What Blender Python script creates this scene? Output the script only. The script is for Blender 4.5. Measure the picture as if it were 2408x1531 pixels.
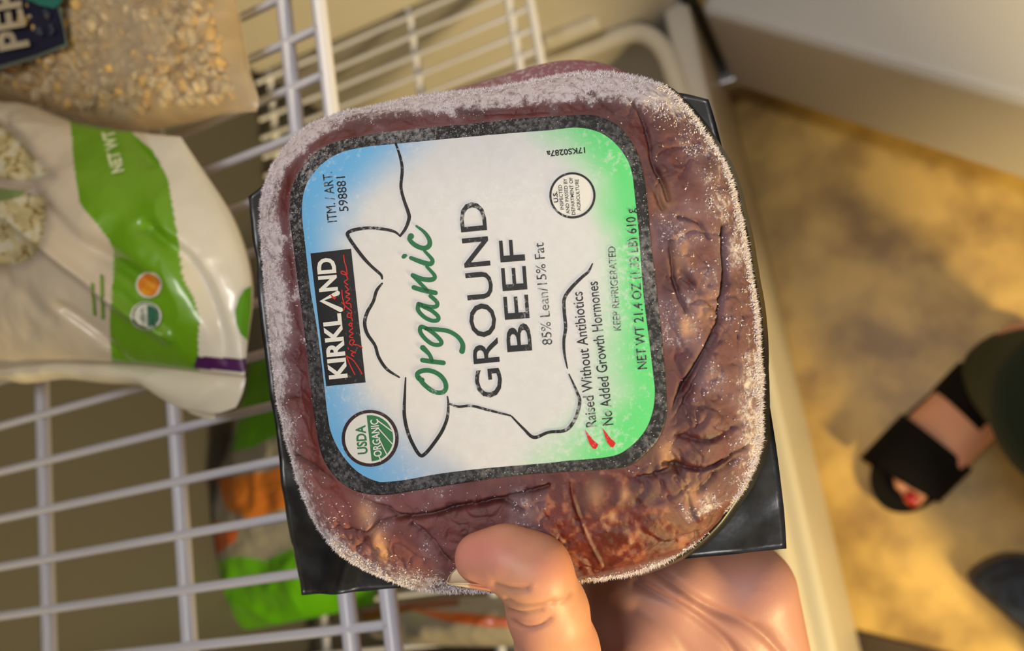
import bpy, math, random
import numpy as np
from mathutils import Matrix, Vector

random.seed(7)
rng = np.random.default_rng(7)
scene = bpy.context.scene
col = scene.collection
for o in list(bpy.data.objects):
    bpy.data.objects.remove(o, do_unlink=True)

# ------------------------------------------------------------------ camera
F, CX, CY = 1920.0, 1204.0, 765.5                 # focal length and centre in pixels of the 2408 x 1531 frame
Xw = np.array([-1354, -8465, 1920.0]); Xw /= np.linalg.norm(Xw)
Yw = np.array([-4582, 1168, 1920.0]); Yw -= Xw * (Yw @ Xw); Yw /= np.linalg.norm(Yw)
Zw = np.cross(Xw, Yw)
M = np.array([Xw, Yw, Zw])                        # camera axes (right, down, forward) -> world
EYE = np.array([0.0, 0.0, 1.35])
camd = bpy.data.cameras.new('camera')
camo = bpy.data.objects.new('camera', camd); col.objects.link(camo)
mw = np.eye(4); mw[:3, 0] = M[:, 0]; mw[:3, 1] = -M[:, 1]; mw[:3, 2] = -M[:, 2]; mw[:3, 3] = EYE
camo.matrix_world = Matrix(mw.tolist())
camd.sensor_width = 36.0; camd.lens = F / 2408 * 36.0
camd.clip_start = 0.01
camd.dof.use_dof = True; camd.dof.focus_distance = 0.258; camd.dof.aperture_fstop = 8.2
scene.camera = camo

# ------------------------------------------------------------------ world, lamps, exposure
world = bpy.data.worlds.new('world'); scene.world = world; world.use_nodes = True
world.node_tree.nodes['Background'].inputs[0].default_value = (1.0, 0.90, 0.78, 1)
world.node_tree.nodes['Background'].inputs[1].default_value = 0.085

def area(name, loc, target, size, power, colour):
    l = bpy.data.lights.new(name, 'AREA'); l.shape = 'DISK'; l.size = size; l.energy = power; l.color = colour
    o = bpy.data.objects.new(name, l); col.objects.link(o); o.location = loc
    o.rotation_euler = (Vector(target) - Vector(loc)).to_track_quat('-Z', 'Y').to_euler()
    return o
area('side_lamp', (-0.92, -0.74, 1.00), (0.10, 0.0, 0.22), 0.24, 32, (1.0, 0.77, 0.36))
area('ceiling_lamp', (0.16, 0.02, 2.45), (0.06, 0.08, 1.0), 0.42, 12.0, (1.0, 0.97, 0.95))
area('freezer_lamp', (0.20, 0.36, 1.86), (0.0, 0.16, 1.0), 0.20, 0.25, (0.93, 0.95, 1.0))
scene.view_settings.view_transform = 'Standard'; scene.view_settings.look = 'None'
scene.view_settings.exposure = 0.0; scene.view_settings.gamma = 1.0
scene.view_settings.use_curve_mapping = False

# ------------------------------------------------------------------ helpers
def cam2w(c): return EYE + np.asarray(c) @ M.T
def ray(px, py): return M @ np.array([(px - CX) / F, (py - CY) / F, 1.0])
def at_depth(px, py, d): return EYE + ray(px, py) * d
def at_z(px, py, z):
    d = ray(px, py); return EYE + d * ((z - EYE[2]) / d[2])
def to_px(P):
    c = (np.asarray(P) - EYE) @ M
    return np.stack([CX + F * c[..., 0] / c[..., 2], CY + F * c[..., 1] / c[..., 2]], -1)
def lin(r, g, b):
    f = lambda v: (v / 255) / 12.92 if v / 255 <= 0.04045 else ((v / 255 + 0.055) / 1.055) ** 2.4
    return np.array([f(r), f(g), f(b)])
def sm(a, b, x):
    t = np.clip((x - a) / (b - a), 0, 1); return t * t * (3 - 2 * t)

def vnoise(P, seed=0):
    P = np.asarray(P, float); i = np.floor(P).astype(np.int64); f = P - i; f = f * f * (3 - 2 * f)
    out = np.zeros(P.shape[:-1])
    for dx in (0, 1):
        for dy in (0, 1):
            for dz in (0, 1):
                h = (i[..., 0] + dx) * 374761393 + (i[..., 1] + dy) * 668265263 + (i[..., 2] + dz) * 2147483647 + seed * 1274126177
                h = (h ^ (h >> 13)) * 1274126177; h = h ^ (h >> 16)
                v = (h & 0xffff) / 65535.0
                w = (f[..., 0] if dx else 1 - f[..., 0]) * (f[..., 1] if dy else 1 - f[..., 1]) * (f[..., 2] if dz else 1 - f[..., 2])
                out += v * w
    return out
def fbm(P, oct=4, seed=0):
    s = 0; a = 0.5; n = 0
    for k in range(oct):
        s = s + a * vnoise(np.asarray(P) * 2 ** k, seed + k); n += a; a *= 0.5
    return s / n
def p3(x, y, z=0.0): return np.stack([x, y, np.zeros_like(x) + z], -1)

def inpoly(pt, poly):
    poly = np.asarray(poly, float); x, y = pt[..., 0], pt[..., 1]; r = np.zeros(x.shape, bool)
    for (x0, y0), (x1, y1) in zip(poly, np.roll(poly, -1, 0)):
        c = ((y0 > y) != (y1 > y)) & (x < (x1 - x0) * (y - y0) / (y1 - y0 + 1e-12) + x0); r ^= c
    return r
def dist_poly(pt, line):
    line = np.asarray(line, float); d = np.full(pt.shape[:-1], 1e9)
    for a, b in zip(line[:-1], line[1:]):
        ab = b - a; t = np.clip(((pt - a) @ ab) / (ab @ ab + 1e-12), 0, 1)
        d = np.minimum(d, np.linalg.norm(pt - a - t[..., None] * ab, axis=-1))
    return d
def spline(pts, n=8, closed=False):
    P = np.asarray(pts, float); out = []
    m = len(P)
    for i in range(m if closed else m - 1):
        p0 = P[(i - 1) % m] if closed or i > 0 else P[0]
        p1 = P[i]; p2 = P[(i + 1) % m]
        p3_ = P[(i + 2) % m] if closed or i + 2 < m else P[-1]
        for t in np.linspace(0, 1, n, endpoint=False):
            out.append(0.5 * (2 * p1 + (p2 - p0) * t + (2 * p0 - 5 * p1 + 4 * p2 - p3_) * t * t + (3 * p1 - p0 - 3 * p2 + p3_) * t ** 3))
    if not closed: out.append(P[-1])
    return np.array(out)

# ---- materials
def mat(name, colour=(0.5, 0.5, 0.5), rough=0.5, metal=0.0, spec=0.5, coat=0.0, sss=0.0, vcol=None, noise=None, bump=None, trans=0.0, alpha=1.0):
    m = bpy.data.materials.new(name); m.use_nodes = True
    nt = m.node_tree; b = nt.nodes['Principled BSDF']
    b.inputs['Base Color'].default_value = (*colour, 1); b.inputs['Roughness'].default_value = rough
    b.inputs['Metallic'].default_value = metal; b.inputs['Specular IOR Level'].default_value = spec
    b.inputs['Coat Weight'].default_value = coat; b.inputs['Coat Roughness'].default_value = 0.12
    if trans: b.inputs['Transmission Weight'].default_value = trans
    if alpha < 1: b.inputs['Alpha'].default_value = alpha
    if sss:
        b.inputs['Subsurface Weight'].default_value = sss; b.inputs['Subsurface Radius'].default_value = (1.0, 0.35, 0.2)
        b.inputs['Subsurface Scale'].default_value = 0.004
    src = None
    if vcol:
        a = nt.nodes.new('ShaderNodeAttribute'); a.attribute_name = vcol; src = a.outputs['Color']
    tc = nt.nodes.new('ShaderNodeTexCoord')
    if noise:                                      # (scale, second colour, lo, hi)
        n = nt.nodes.new('ShaderNodeTexNoise'); n.inputs['Scale'].default_value = noise[0]; n.inputs['Detail'].default_value = 5
        nt.links.new(tc.outputs['Object'], n.inputs['Vector'])
        r = nt.nodes.new('ShaderNodeMapRange'); r.inputs['From Min'].default_value = noise[2]; r.inputs['From Max'].default_value = noise[3]
        nt.links.new(n.outputs['Fac'], r.inputs['Value'])
        mx = nt.nodes.new('ShaderNodeMix'); mx.data_type = 'RGBA'
        if src: nt.links.new(src, mx.inputs['A'])
        else: mx.inputs['A'].default_value = (*colour, 1)
        mx.inputs['B'].default_value = (*noise[1], 1); nt.links.new(r.outputs['Result'], mx.inputs['Factor'])
        src = mx.outputs['Result']
    if src: nt.links.new(src, b.inputs['Base Color'])
    if bump:                                       # (scale, strength, distance)
        n = nt.nodes.new('ShaderNodeTexNoise'); n.inputs['Scale'].default_value = bump[0]; n.inputs['Detail'].default_value = 4
        nt.links.new(tc.outputs['Object'], n.inputs['Vector'])
        bp = nt.nodes.new('ShaderNodeBump'); bp.inputs['Strength'].default_value = bump[1]; bp.inputs['Distance'].default_value = bump[2]
        nt.links.new(n.outputs['Fac'], bp.inputs['Height']); nt.links.new(bp.outputs['Normal'], b.inputs['Normal'])
    return m

# ---- objects
ORIG = {}
def finish(o, label=None, cat=None, group=None, kind=None):
    if label: o['label'] = label
    if cat: o['category'] = cat
    if group: o['group'] = group
    if kind: o['kind'] = kind
    return o
def empty(name, loc, label, cat, group=None):
    o = bpy.data.objects.new(name, None); col.objects.link(o); o.location = tuple(loc); o.empty_display_size = 0.03
    ORIG[o.name] = np.asarray(loc, float)
    return finish(o, label, cat, group)
def mk(name, V, Fs, m, parent=None, smooth=True, cols=None, floats=None, origin=None):
    V = np.asarray(V, float)
    if parent is not None: org = ORIG[parent.name]
    elif origin is not None: org = np.asarray(origin, float)
    else: org = np.zeros(3)
    me = bpy.data.meshes.new(name); me.from_pydata((V - org).tolist(), [], Fs.tolist() if hasattr(Fs, 'tolist') else Fs); me.update()
    if cols is not None:
        a = me.color_attributes.new('Col', 'FLOAT_COLOR', 'POINT')
        c4 = np.ones((len(V), 4), np.float32); c4[:, :3] = cols; a.data.foreach_set('color', c4.ravel())
    if floats:
        for k, v in floats.items():
            a = me.attributes.new(k, 'FLOAT', 'POINT'); a.data.foreach_set('value', np.asarray(v, np.float32))
    if smooth: me.polygons.foreach_set('use_smooth', [True] * len(me.polygons))
    if m: me.materials.append(m)
    o = bpy.data.objects.new(name, me); col.objects.link(o)
    ORIG[o.name] = org
    if parent is not None:
        o.parent = parent
    else:
        o.location = tuple(org)
    return o
def gridfaces(nu, nv, closed_v=False):
    i = np.arange(nu - 1)[:, None]; j = np.arange(nv if closed_v else nv - 1)[None, :]; j2 = (j + 1) % nv
    return np.stack([i * nv + j, (i + 1) * nv + j, (i + 1) * nv + j2, i * nv + j2], -1).reshape(-1, 4)
def tube(path, r, n=8, cap=True, closed=False):
    P = np.asarray(path, float); k = len(P); R = np.broadcast_to(np.asarray(r, float), (k,))
    T = (np.roll(P, -1, 0) - np.roll(P, 1, 0)) if closed else np.gradient(P, axis=0)
    T /= np.linalg.norm(T, axis=1)[:, None] + 1e-12
    up = np.array([0, 0, 1.0]) if abs(T[0] @ [0, 0, 1]) < 0.9 else np.array([1.0, 0, 0])
    V = []
    a = np.arange(n) * 2 * np.pi / n
    for i in range(k):
        s = np.cross(T[i], up); s /= np.linalg.norm(s) + 1e-12; u = np.cross(s, T[i]); up = u
        V.append(P[i] + R[i] * (np.cos(a)[:, None] * s + np.sin(a)[:, None] * u))
    V = np.concatenate(V)
    Fs = gridfaces(k, n, True).tolist()
    if closed:
        for j in range(n): Fs.append([(k - 1) * n + j, j, (j + 1) % n, (k - 1) * n + (j + 1) % n])
    elif cap:
        Fs.append(list(range(n))[::-1]); Fs.append([(k - 1) * n + j for j in range(n)])
    return V, Fs
def box(x0, x1, y0, y1, z0, z1):
    V = np.array([(x, y, z) for x in (x0, x1) for y in (y0, y1) for z in (z0, z1)], float)
    return V, [[0, 1, 3, 2], [4, 6, 7, 5], [0, 4, 5, 1], [2, 3, 7, 6], [0, 2, 6, 4], [1, 5, 7, 3]]
def bevel(o, w, seg=3):
    b = o.modifiers.new('bevel', 'BEVEL'); b.width = w; b.segments = seg; b.limit_method = 'ANGLE'
    return o
def joinm(parts):
    V = []; Fs = []; n = 0
    for v, f in parts:
        V.append(v); Fs += [[i + n for i in q] for q in (f.tolist() if hasattr(f, 'tolist') else f)]; n += len(v)
    return np.concatenate(V), Fs

def surface_nets(Fv, org, step):
    ins = Fv < 0
    nx, ny, nz = Fv.shape
    acc = np.zeros((nx - 1, ny - 1, nz - 1, 3)); cnt = np.zeros((nx - 1, ny - 1, nz - 1))
    C8 = [(a, b, c) for a in (0, 1) for b in (0, 1) for c in (0, 1)]
    def sub(A, o): return A[o[0]:nx - 1 + o[0], o[1]:ny - 1 + o[1], o[2]:nz - 1 + o[2]]
    tot = sum(sub(ins, o).astype(np.int8) for o in C8)
    act = (tot > 0) & (tot < 8); idx = np.argwhere(act)
    acc = np.zeros((len(idx), 3)); cnt = np.zeros(len(idx))
    g = lambda o: Fv[idx[:, 0] + o[0], idx[:, 1] + o[1], idx[:, 2] + o[2]]
    for a in C8:
        for ax in range(3):
            if a[ax] == 0:
                b = list(a); b[ax] = 1
                fa, fb = g(a), g(b); cr = (fa < 0) != (fb < 0)
                t = np.where(cr, fa / np.where(cr, fa - fb, 1), 0)
                p = np.array(a, float)[None, :].repeat(len(idx), 0); p[:, ax] += t
                acc += p * cr[:, None]; cnt += cr
    V = org + step * (idx + acc / cnt[:, None])
    num = -np.ones(act.shape, np.int64); num[act] = np.arange(len(idx))
    Fs = []
    for ax in range(3):
        o1 = [(ax + 1) % 3, (ax + 2) % 3]
        sl0 = [slice(1, n - 1) for n in Fv.shape]; sl1 = list(sl0)
        sl0[ax] = slice(0, Fv.shape[ax] - 1); sl1[ax] = slice(1, Fv.shape[ax])
        a = ins[tuple(sl0)]; b = ins[tuple(sl1)]
        e = np.argwhere(a != b); flip = a[a != b]
        base = e.copy(); base[:, o1[0]] += 1; base[:, o1[1]] += 1
        q = []
        for (u, v) in ((-1, -1), (0, -1), (0, 0), (-1, 0)):
            c = base.copy(); c[:, o1[0]] += u; c[:, o1[1]] += v
            q.append(num[c[:, 0], c[:, 1], c[:, 2]])
        q = np.stack(q, -1); q = np.where(flip[:, None], q, q[:, ::-1])
        Fs.append(q[(q >= 0).all(1)])
    return V, np.concatenate(Fs)
def smin(a, b, k):
    h = np.clip(0.5 + 0.5 * (b - a) / k, 0, 1); return b + (a - b) * h - k * h * (1 - h)
def sdcone(P, a, b, ra, rb):
    a = np.asarray(a, float); b = np.asarray(b, float); ab = b - a
    t = np.clip(((P - a) @ ab) / (ab @ ab + 1e-12), 0, 1)
    return np.linalg.norm(P - a - t[..., None] * ab, axis=-1) - (ra + t * (rb - ra))
def sdell(P, c, ax, r):
    q = ((P - np.asarray(c)) @ np.asarray(ax).T) / np.asarray(r)
    k = np.linalg.norm(q, axis=-1); return (k - 1) * min(r)

# ------------------------------------------------------------------ materials of the room
M_liner = mat('freezer_liner_plastic', lin(205, 198, 186), 0.38, bump=(60, 0.05, 0.002))
M_wall = mat('freezer_wall_plastic', lin(84, 82, 77), 0.55)
M_wire = mat('white_coated_wire', lin(214, 216, 232), 0.35, coat=0.2)
M_black = mat('black_rubber', (0.012, 0.012, 0.012), 0.6)
M_metal = mat('hinge_metal', (0.5, 0.5, 0.52), 0.35, metal=1.0)
M_door = mat('white_door_plastic', lin(206, 202, 196), 0.45)
M_floor = mat('mottled_tan_floor', lin(214, 178, 100), 0.42, noise=(9, lin(150, 118, 64), 0.42, 0.66), bump=(14, 0.12, 0.01))
M_strip = mat('dark_brown_strip', lin(62, 44, 26), 0.55, noise=(30, lin(40, 27, 15), 0.4, 0.7))
M_wood = mat('orange_wood', lin(196, 128, 62), 0.5, noise=(25, lin(170, 100, 45), 0.4, 0.7))

# ------------------------------------------------------------------ floor and freezer shell
V, Q = box(-1.6, 1.8, -1.6, 1.4, -0.05, 0.0)
finish(mk('floor', V, Q, M_floor, smooth=False), kind='structure')
a = at_z(1930, 1462, 0.0); b = at_z(2290, 1550, 0.0)  # low dark brown strip laid across the floor
dv = (b - a)[:2]; dv /= np.linalg.norm(dv); nv = np.array([dv[1], -dv[0]])
if nv[0] > 0: nv = -nv
a2 = a[:2] - dv * 0.005; b2 = a[:2] + dv * 1.3
P4 = [a2, b2, b2 + nv * 0.045, a2 + nv * 0.045]
V = np.array([(*p, z) for z in (0.0, 0.008) for p in P4])
Q6 = [[3, 2, 1, 0], [4, 5, 6, 7], [0, 1, 5, 4], [1, 2, 6, 5], [2, 3, 7, 6], [3, 0, 4, 7]]
o = finish(mk('floor_strip_1', V, Q6, M_strip, smooth=False), kind='structure'); bevel(o, 0.002)

V = np.array([(*p, z) for z in (0.0, 0.0015) for p in (a2 + nv * 0.044, b2 + nv * 0.044, b2 + nv * 0.6, a2 + nv * 0.6)])
finish(mk('floor', V, Q6, M_wood, smooth=False), kind='structure')
FR_X0, FR_X1, FR_Y0, FR_Y1 = -0.40, 0.60, 0.128, 0.63
def struct(name, bx, m, bev=0.0):
    o = finish(mk(name, *box(*bx), m, smooth=False), kind='structure')
    if bev: bevel(o, bev)
    return o
fz = empty('upright_freezer', (0.1, 0.38, 0.0), 'white upright freezer cabinet standing open behind the held meat pack', 'freezer')
def fpart(name, bx, m, bev=0.0, parent=fz):
    o = mk(name, *box(*bx), m, parent, smooth=False)
    if bev: bevel(o, bev)
    return o
fpart('back_wall', (FR_X0 - 0.04, FR_X1 + 0.04, FR_Y1, FR_Y1 + 0.04, 0.03, 2.07), M_wall)
fpart('side_wall', (FR_X1, FR_X1 + 0.055, 0.106, FR_Y1, 0.03, 2.07), M_liner, 0.012)
fpart('side_wall', (FR_X0 - 0.055, FR_X0, FR_Y0, FR_Y1, 0.03, 2.07), M_liner, 0.012)
fpart('bottom_panel', (FR_X0, FR_X1, FR_Y0 + 0.02, FR_Y1, 0.03, 0.12), M_liner)
fpart('top_panel', (FR_X0, FR_X1, FR_Y0, FR_Y1, 2.02, 2.07), M_liner)
# rounded sill running along the front and turning back along the right wall
zs = 0.362
sill = [(-0.40, 0.132), (0.20, 0.132), (0.44, 0.132), (0.500, 0.134), (0.545, 0.140), (0.574, 0.156), (0.587, 0.180), (0.588, 0.23), (0.588, 0.40), (0.588, 0.62)]
sp = spline(sill, 10)
path = np.column_stack([sp, np.full(len(sp), zs)])
mk('sill_rim', *tube(path, 0.0125, 12), M_liner, fz)
inner = np.column_stack([sp, np.full(len(sp), zs)]); low = inner.copy(); low[:, 2] = 0.12
mk('sill_wall', np.concatenate([inner, low]), [[i, i + 1, len(sp) + i + 1, len(sp) + i] for i in range(len(sp) - 1)], M_liner, fz)
fpart('front_sill', (FR_X0 - 0.04, FR_X1 + 0.04, 0.098, 0.132, 0.025, zs - 0.002), M_liner, 0.010)
fpart('side_ledge', (0.583, 0.602, 0.205, 0.285, 0.393, 0.418), M_liner, 0.008)
fpart('gasket', (0.600, 0.616, 0.086, 0.106, 0.135, 1.85), M_black, 0.003)
fpart('hinge_bracket', (0.585, 0.630, 0.068, 0.106, 0.105, 0.133), M_metal, 0.003)

# door, swung part way open
P0 = np.array([0.6077, 0.1042]); ds = np.array([-0.627, -0.779]); dn = np.array([0.779, -0.627])
dr = empty('freezer_door', (*P0, 0.0), 'white freezer door with a deep inner ledge, swung open over the tan floor', 'door')
def dbox(s0, s1, n0, n1, z0, z1):
    V = np.array([(*(P0 + ds * s + dn * n), z) for s in (s0, s1) for n in (n0, n1) for z in (z0, z1)])
    return V, [[0, 1, 3, 2], [4, 6, 7, 5], [0, 4, 5, 1], [2, 3, 7, 6], [0, 2, 6, 4], [1, 5, 7, 3]]
bevel(mk('door_slab', *dbox(0.0, 0.62, 0.19, 0.25, 0.09, 1.85), M_door, dr, smooth=False), 0.012)
bevel(mk('door_liner', *dbox(0.02, 0.60, 0.0, 0.20, 0.10, 0.345), M_door, dr, smooth=False), 0.014, 4)

# ------------------------------------------------------------------ wire shelves
def wire_shelf(z, pitch, x_off, rails, bars, label, rthin, rthick):
    root = empty('wire_shelf', (0.1, 0.43, z), label, 'shelf', 'wire shelves in the freezer')
    def share(name, meshname, V, Fs, locs):
        me = None
        for L in locs:
            if me is None:
                o = mk(name, V + ORIG[root.name], Fs, M_wire, root); me = o.data
            else:
                o = bpy.data.objects.new(name, me); col.objects.link(o); o.parent = root; ORIG[o.name] = ORIG[root.name]
            o.location = L
    ya, yb = rails[0], 0.625
    n0 = int(math.ceil((-0.39 - x_off) / pitch)); n1 = int((0.59 - x_off) / pitch)
    V, Fs = tube([(0, ya, 0), (0, ya + 0.004, 0.0), (0, 0.5 * (ya + yb), 0), (0, yb, 0)], rthin, 8)
    share('wire', 'w', V, Fs, [(x_off + k * pitch - 0.1, -0.43, 0.0) for k in range(n0, n1 + 1)])
    V, Fs = tube([(-0.398, 0, 0), (0, 0, 0), (0.598, 0, 0)], rthick, 10)
    share('front_rail', 'r', V, Fs, [(-0.1, y - 0.43, -0.002) for y in rails])
    share('crossbar', 'c', V, Fs, [(-0.1, y - 0.43, -0.004) for y in bars])
wire_shelf(0.99, 0.03045, 0.0158, (0.241, 0.266), (0.377, 0.492, 0.606), 'white wire freezer shelf carrying the two frozen vegetable bags', 0.0027, 0.0046)
wire_shelf(0.575, 0.0262, 0.010, (0.241, 0.266), (0.393, 0.515, 0.606), 'lower white wire freezer shelf, dim and partly hidden below the upper shelf', 0.0026, 0.0046)

# ------------------------------------------------------------------ soft bags
def resample(P, n):
    P = np.asarray(P, float); s = np.concatenate([[0], np.cumsum(np.linalg.norm(np.diff(P, axis=0), axis=1))]); s /= s[-1]
    q = np.linspace(0, 1, n); return np.column_stack([np.interp(q, s, P[:, k]) for k in range(P.shape[1])])
def coons(top, right, bottom, left, nu, nv):
    """top/bottom run left to right, left/right run top to bottom (pixels); returns (nv, nu, 2)"""
    T = resample(spline(top, 8), nu); B = resample(spline(bottom, 8), nu); L = resample(spline(left, 8), nv); Rr = resample(spline(right, 8), nv)
    u = np.linspace(0, 1, nu)[None, :, None]; v = np.linspace(0, 1, nv)[:, None, None]
    S = (1 - v) * T[None] + v * B[None] + (1 - u) * L[:, None] + u * Rr[:, None]
    S -= (1 - u) * (1 - v) * T[0] + u * (1 - v) * T[-1] + (1 - u) * v * B[0] + u * v * B[-1]
    return S
def pillow(S, z, thick_up, thick_dn, wr=0.004, seed=0, tilt=(0, 0), folds=()):
    nv, nu = S.shape[:2]
    d = np.stack([(S[..., 0] - CX) / F, (S[..., 1] - CY) / F, np.ones(S.shape[:2])], -1) @ M.T
    P = EYE + d * ((z - EYE[2]) / d[..., 2])[..., None]
    u = np.linspace(0, 1, nu)[None, :]; v = np.linspace(0, 1, nv)[:, None]
    e = (np.sin(np.pi * u) * np.sin(np.pi * v)).clip(0) ** 0.55
    n1 = fbm(p3(P[..., 0] * 22, P[..., 1] * 22), 4, seed) - 0.5
    n2 = 1 - np.abs(2 * fbm(p3(P[..., 0] * 14, P[..., 1] * 14), 3, seed + 9) - 1)
    up = P.copy(); up[..., 2] += thick_up * e + (wr * 2 * n1 + wr * 2.2 * (n2 - 0.8)) * np.minimum(1, e * 2.5)
    up[..., 2] += tilt[0] * (P[..., 0] - P[..., 0].mean()) + tilt[1] * (P[..., 1] - P[..., 1].mean())
    for L, dp, wd in folds: up[..., 2] += dp * np.exp(-(dist_poly(S, spline(L, 5)) / wd) ** 2) * np.minimum(1, e * 2)
    dn = P.copy(); dn[..., 2] -= thick_dn * e
    dn[..., 2] += tilt[0] * (P[..., 0] - P[..., 0].mean()) + tilt[1] * (P[..., 1] - P[..., 1].mean())
    n = nv * nu
    Q = gridfaces(nv, nu)
    return np.concatenate([up.reshape(-1, 3), dn.reshape(-1, 3)]), np.concatenate([Q[:, ::-1], Q + n]), up
def surf_z(up, P):
    """height of the bag's upper sheet at world (x, y): nearest grid vertex"""
    A = up.reshape(-1, 3)
    out = np.empty(len(P))
    for i, p in enumerate(P): out[i] = A[np.argmin((A[:, 0] - p[0]) ** 2 + (A[:, 1] - p[1]) ** 2), 2]
    return out
def px_on_bag(up, pts):
    """pixels -> points of the upper sheet (nearest projected vertices, inverse distance)"""
    A = up.reshape(-1, 3); pr = to_px(A); out = []
    for p in np.atleast_2d(pts):
        d = ((pr - p) ** 2).sum(1); k = np.argpartition(d, 4)[:4]; w = 1 / (d[k] + 1e-3); out.append((A[k] * w[:, None]).sum(0) / w.sum())
    return np.array(out)

TXT = {}
def text_mesh(s, bold=0.0):
    key = (s, bold)
    if key not in TXT:
        c = bpy.data.curves.new('t', 'FONT'); c.body = s; c.size = 1.0; c.offset = bold; c.resolution_u = 3; c.fill_mode = 'FRONT'
        o = bpy.data.objects.new('t', c); col.objects.link(o)
        dg = bpy.context.evaluated_depsgraph_get(); dg.update()
        me = bpy.data.meshes.new_from_object(o.evaluated_get(dg))
        V = np.array([v.co[:] for v in me.vertices]); Fs = [list(p.vertices) for p in me.polygons]
        bpy.data.objects.remove(o); bpy.data.curves.remove(c); bpy.data.meshes.remove(me)
        TXT[key] = (V, Fs)
    return TXT[key]
CAP = None
def text_px(s, p0, p1, cap, bold=0.0, flip=False):
    """pixel outlines of a word whose base line runs p0 -> p1, capitals cap pixels high"""
    global CAP
    V, Fs = text_mesh(s, bold)
    if CAP is None: h = text_mesh('H')[0]; CAP = h[:, 1].max()
    x0, x1 = V[:, 0].min(), V[:, 0].max()
    p0 = np.asarray(p0, float); p1 = np.asarray(p1, float); u = (p1 - p0); L = np.linalg.norm(u); e = u / L
    n = np.array([e[1], -e[0]])                    # to the reader's up (image y runs down)
    P = p0 + ((V[:, 0] - x0) / (x1 - x0))[:, None] * u + (V[:, 1] / CAP * cap)[:, None] * n
    return P, Fs
def stroke_px(pts, w, n=6, closed=False):
    """a pen stroke as a strip of quads; w is one width or one per point"""
    P = np.asarray(pts, float); W = np.broadcast_to(np.asarray(w, float), (len(P),))
    S = spline(np.column_stack([P, W]), n, closed); Q = S[:, :2]; W = S[:, 2].clip(0.4)
    T = (np.roll(Q, -1, 0) - np.roll(Q, 1, 0)) if closed else np.gradient(Q, axis=0)
    T /= np.linalg.norm(T, axis=1)[:, None] + 1e-9; Nn = np.column_stack([-T[:, 1], T[:, 0]])
    k = len(Q); V = np.concatenate([Q + Nn * W[:, None] / 2, Q - Nn * W[:, None] / 2])
    Fs = [[i, i + 1, k + i + 1, k + i] for i in range(k - 1)]
    if closed: Fs.append([k - 1, 0, k, 2 * k - 1])
    else:
        for e, sgn in ((0, -1), (k - 1, 1)):       # round ends
            b = len(V); a0 = math.atan2(Nn[e, 1], Nn[e, 0])
            an = a0 - sgn * np.linspace(0, np.pi, 7)
            V = np.concatenate([V, Q[e] + W[e] / 2 * np.column_stack([np.cos(an), np.sin(an)])]); Fs.append(list(range(b, b + 7)))
    return V, Fs
def disc_px(c, r, n=48, sq=1.0):
    a = np.arange(n) * 2 * np.pi / n
    k = np.array([0.02, 0.35, 0.7, 1.0]); P = np.stack([c[0] + r * np.outer(k, np.cos(a)), c[1] + r * sq * np.outer(k, np.sin(a))], -1).reshape(-1, 2)
    return P, gridfaces(4, n, True)
def ring_px(c, r0, r1, n=64):
    a = np.arange(n) * 2 * np.pi / n; d = np.column_stack([np.cos(a), np.sin(a)])
    return np.concatenate([np.asarray(c) + d * r0, np.asarray(c) + d * r1]), [[i, (i + 1) % n, n + (i + 1) % n, n + i] for i in range(n)]

# --- bag of cauliflower florets, white and green print
top = [(-280, 205), (-120, 225), (0, 240), (70, 247), (170, 285), (250, 302), (330, 312), (425, 322)]
right = [(425, 322), (470, 390), (540, 500), (578, 600), (592, 690), (583, 790), (575, 885)]
bottom = [(-280, 878), (-120, 875), (0, 868), (150, 852), (300, 855), (400, 866), (470, 874), (575, 885)]
left = [(-280, 205), (-300, 540), (-280, 878)]
S = coons(top, right, bottom, left, 300, 240)
FOLDA = [([(130, 535), (200, 580), (270, 640), (350, 720), (440, 800)], .006, 14), ([(190, 490), (240, 540), (300, 600), (380, 650), (430, 690)], -.007, 20), ([(330, 320), (350, 350), (400, 400)], -.005, 14),
         ([(60, 300), (130, 380), (170, 460)], -.006, 18), ([(430, 560), (500, 640), (540, 760), (545, 850)], -.006, 16), ([(240, 740), (290, 800), (320, 850)], -.004, 12), ([(40, 640), (120, 680), (200, 760)], -.003, 25)]
V, Q, upA = pillow(S, 1.035, 0.036, 0.030, 0.0035, 3, folds=FOLDA)
pr = to_px(V)
cream = lin(226, 212, 190)
c = np.tile(cream, (len(V), 1))
n = fbm(V * 26, 4, 5)
green = lin(112, 168, 22); gpoly = np.concatenate([spline([(150, 268), (165, 290), (172, 370), (183, 450), (190, 480), (230, 530), (262, 575), (268, 610), (262, 700), (258, 760), (262, 840), (262, 900)], 6),
                                                   spline([(470, 900), (466, 800), (470, 750), (455, 700), (430, 650), (420, 570), (405, 480), (395, 420), (385, 390), (360, 355), (330, 330), (300, 300)], 6)])
sheet = np.arange(len(V)) < len(V) // 2
g = inpoly(pr, gpoly) & sheet; c[g] = green * (0.92 + 0.16 * n[g, None])
w = inpoly(pr, [(470, 900), (466, 800), (470, 750), (455, 700), (430, 650), (420, 570), (405, 480), (395, 420), (330, 300), (700, 300), (700, 900)]) & sheet; c[w] = lin(236, 230, 214)
w = inpoly(pr, [(462, 838), (700, 850), (700, 884), (455, 866)]) & sheet; c[w] = lin(82, 30, 92)
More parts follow.
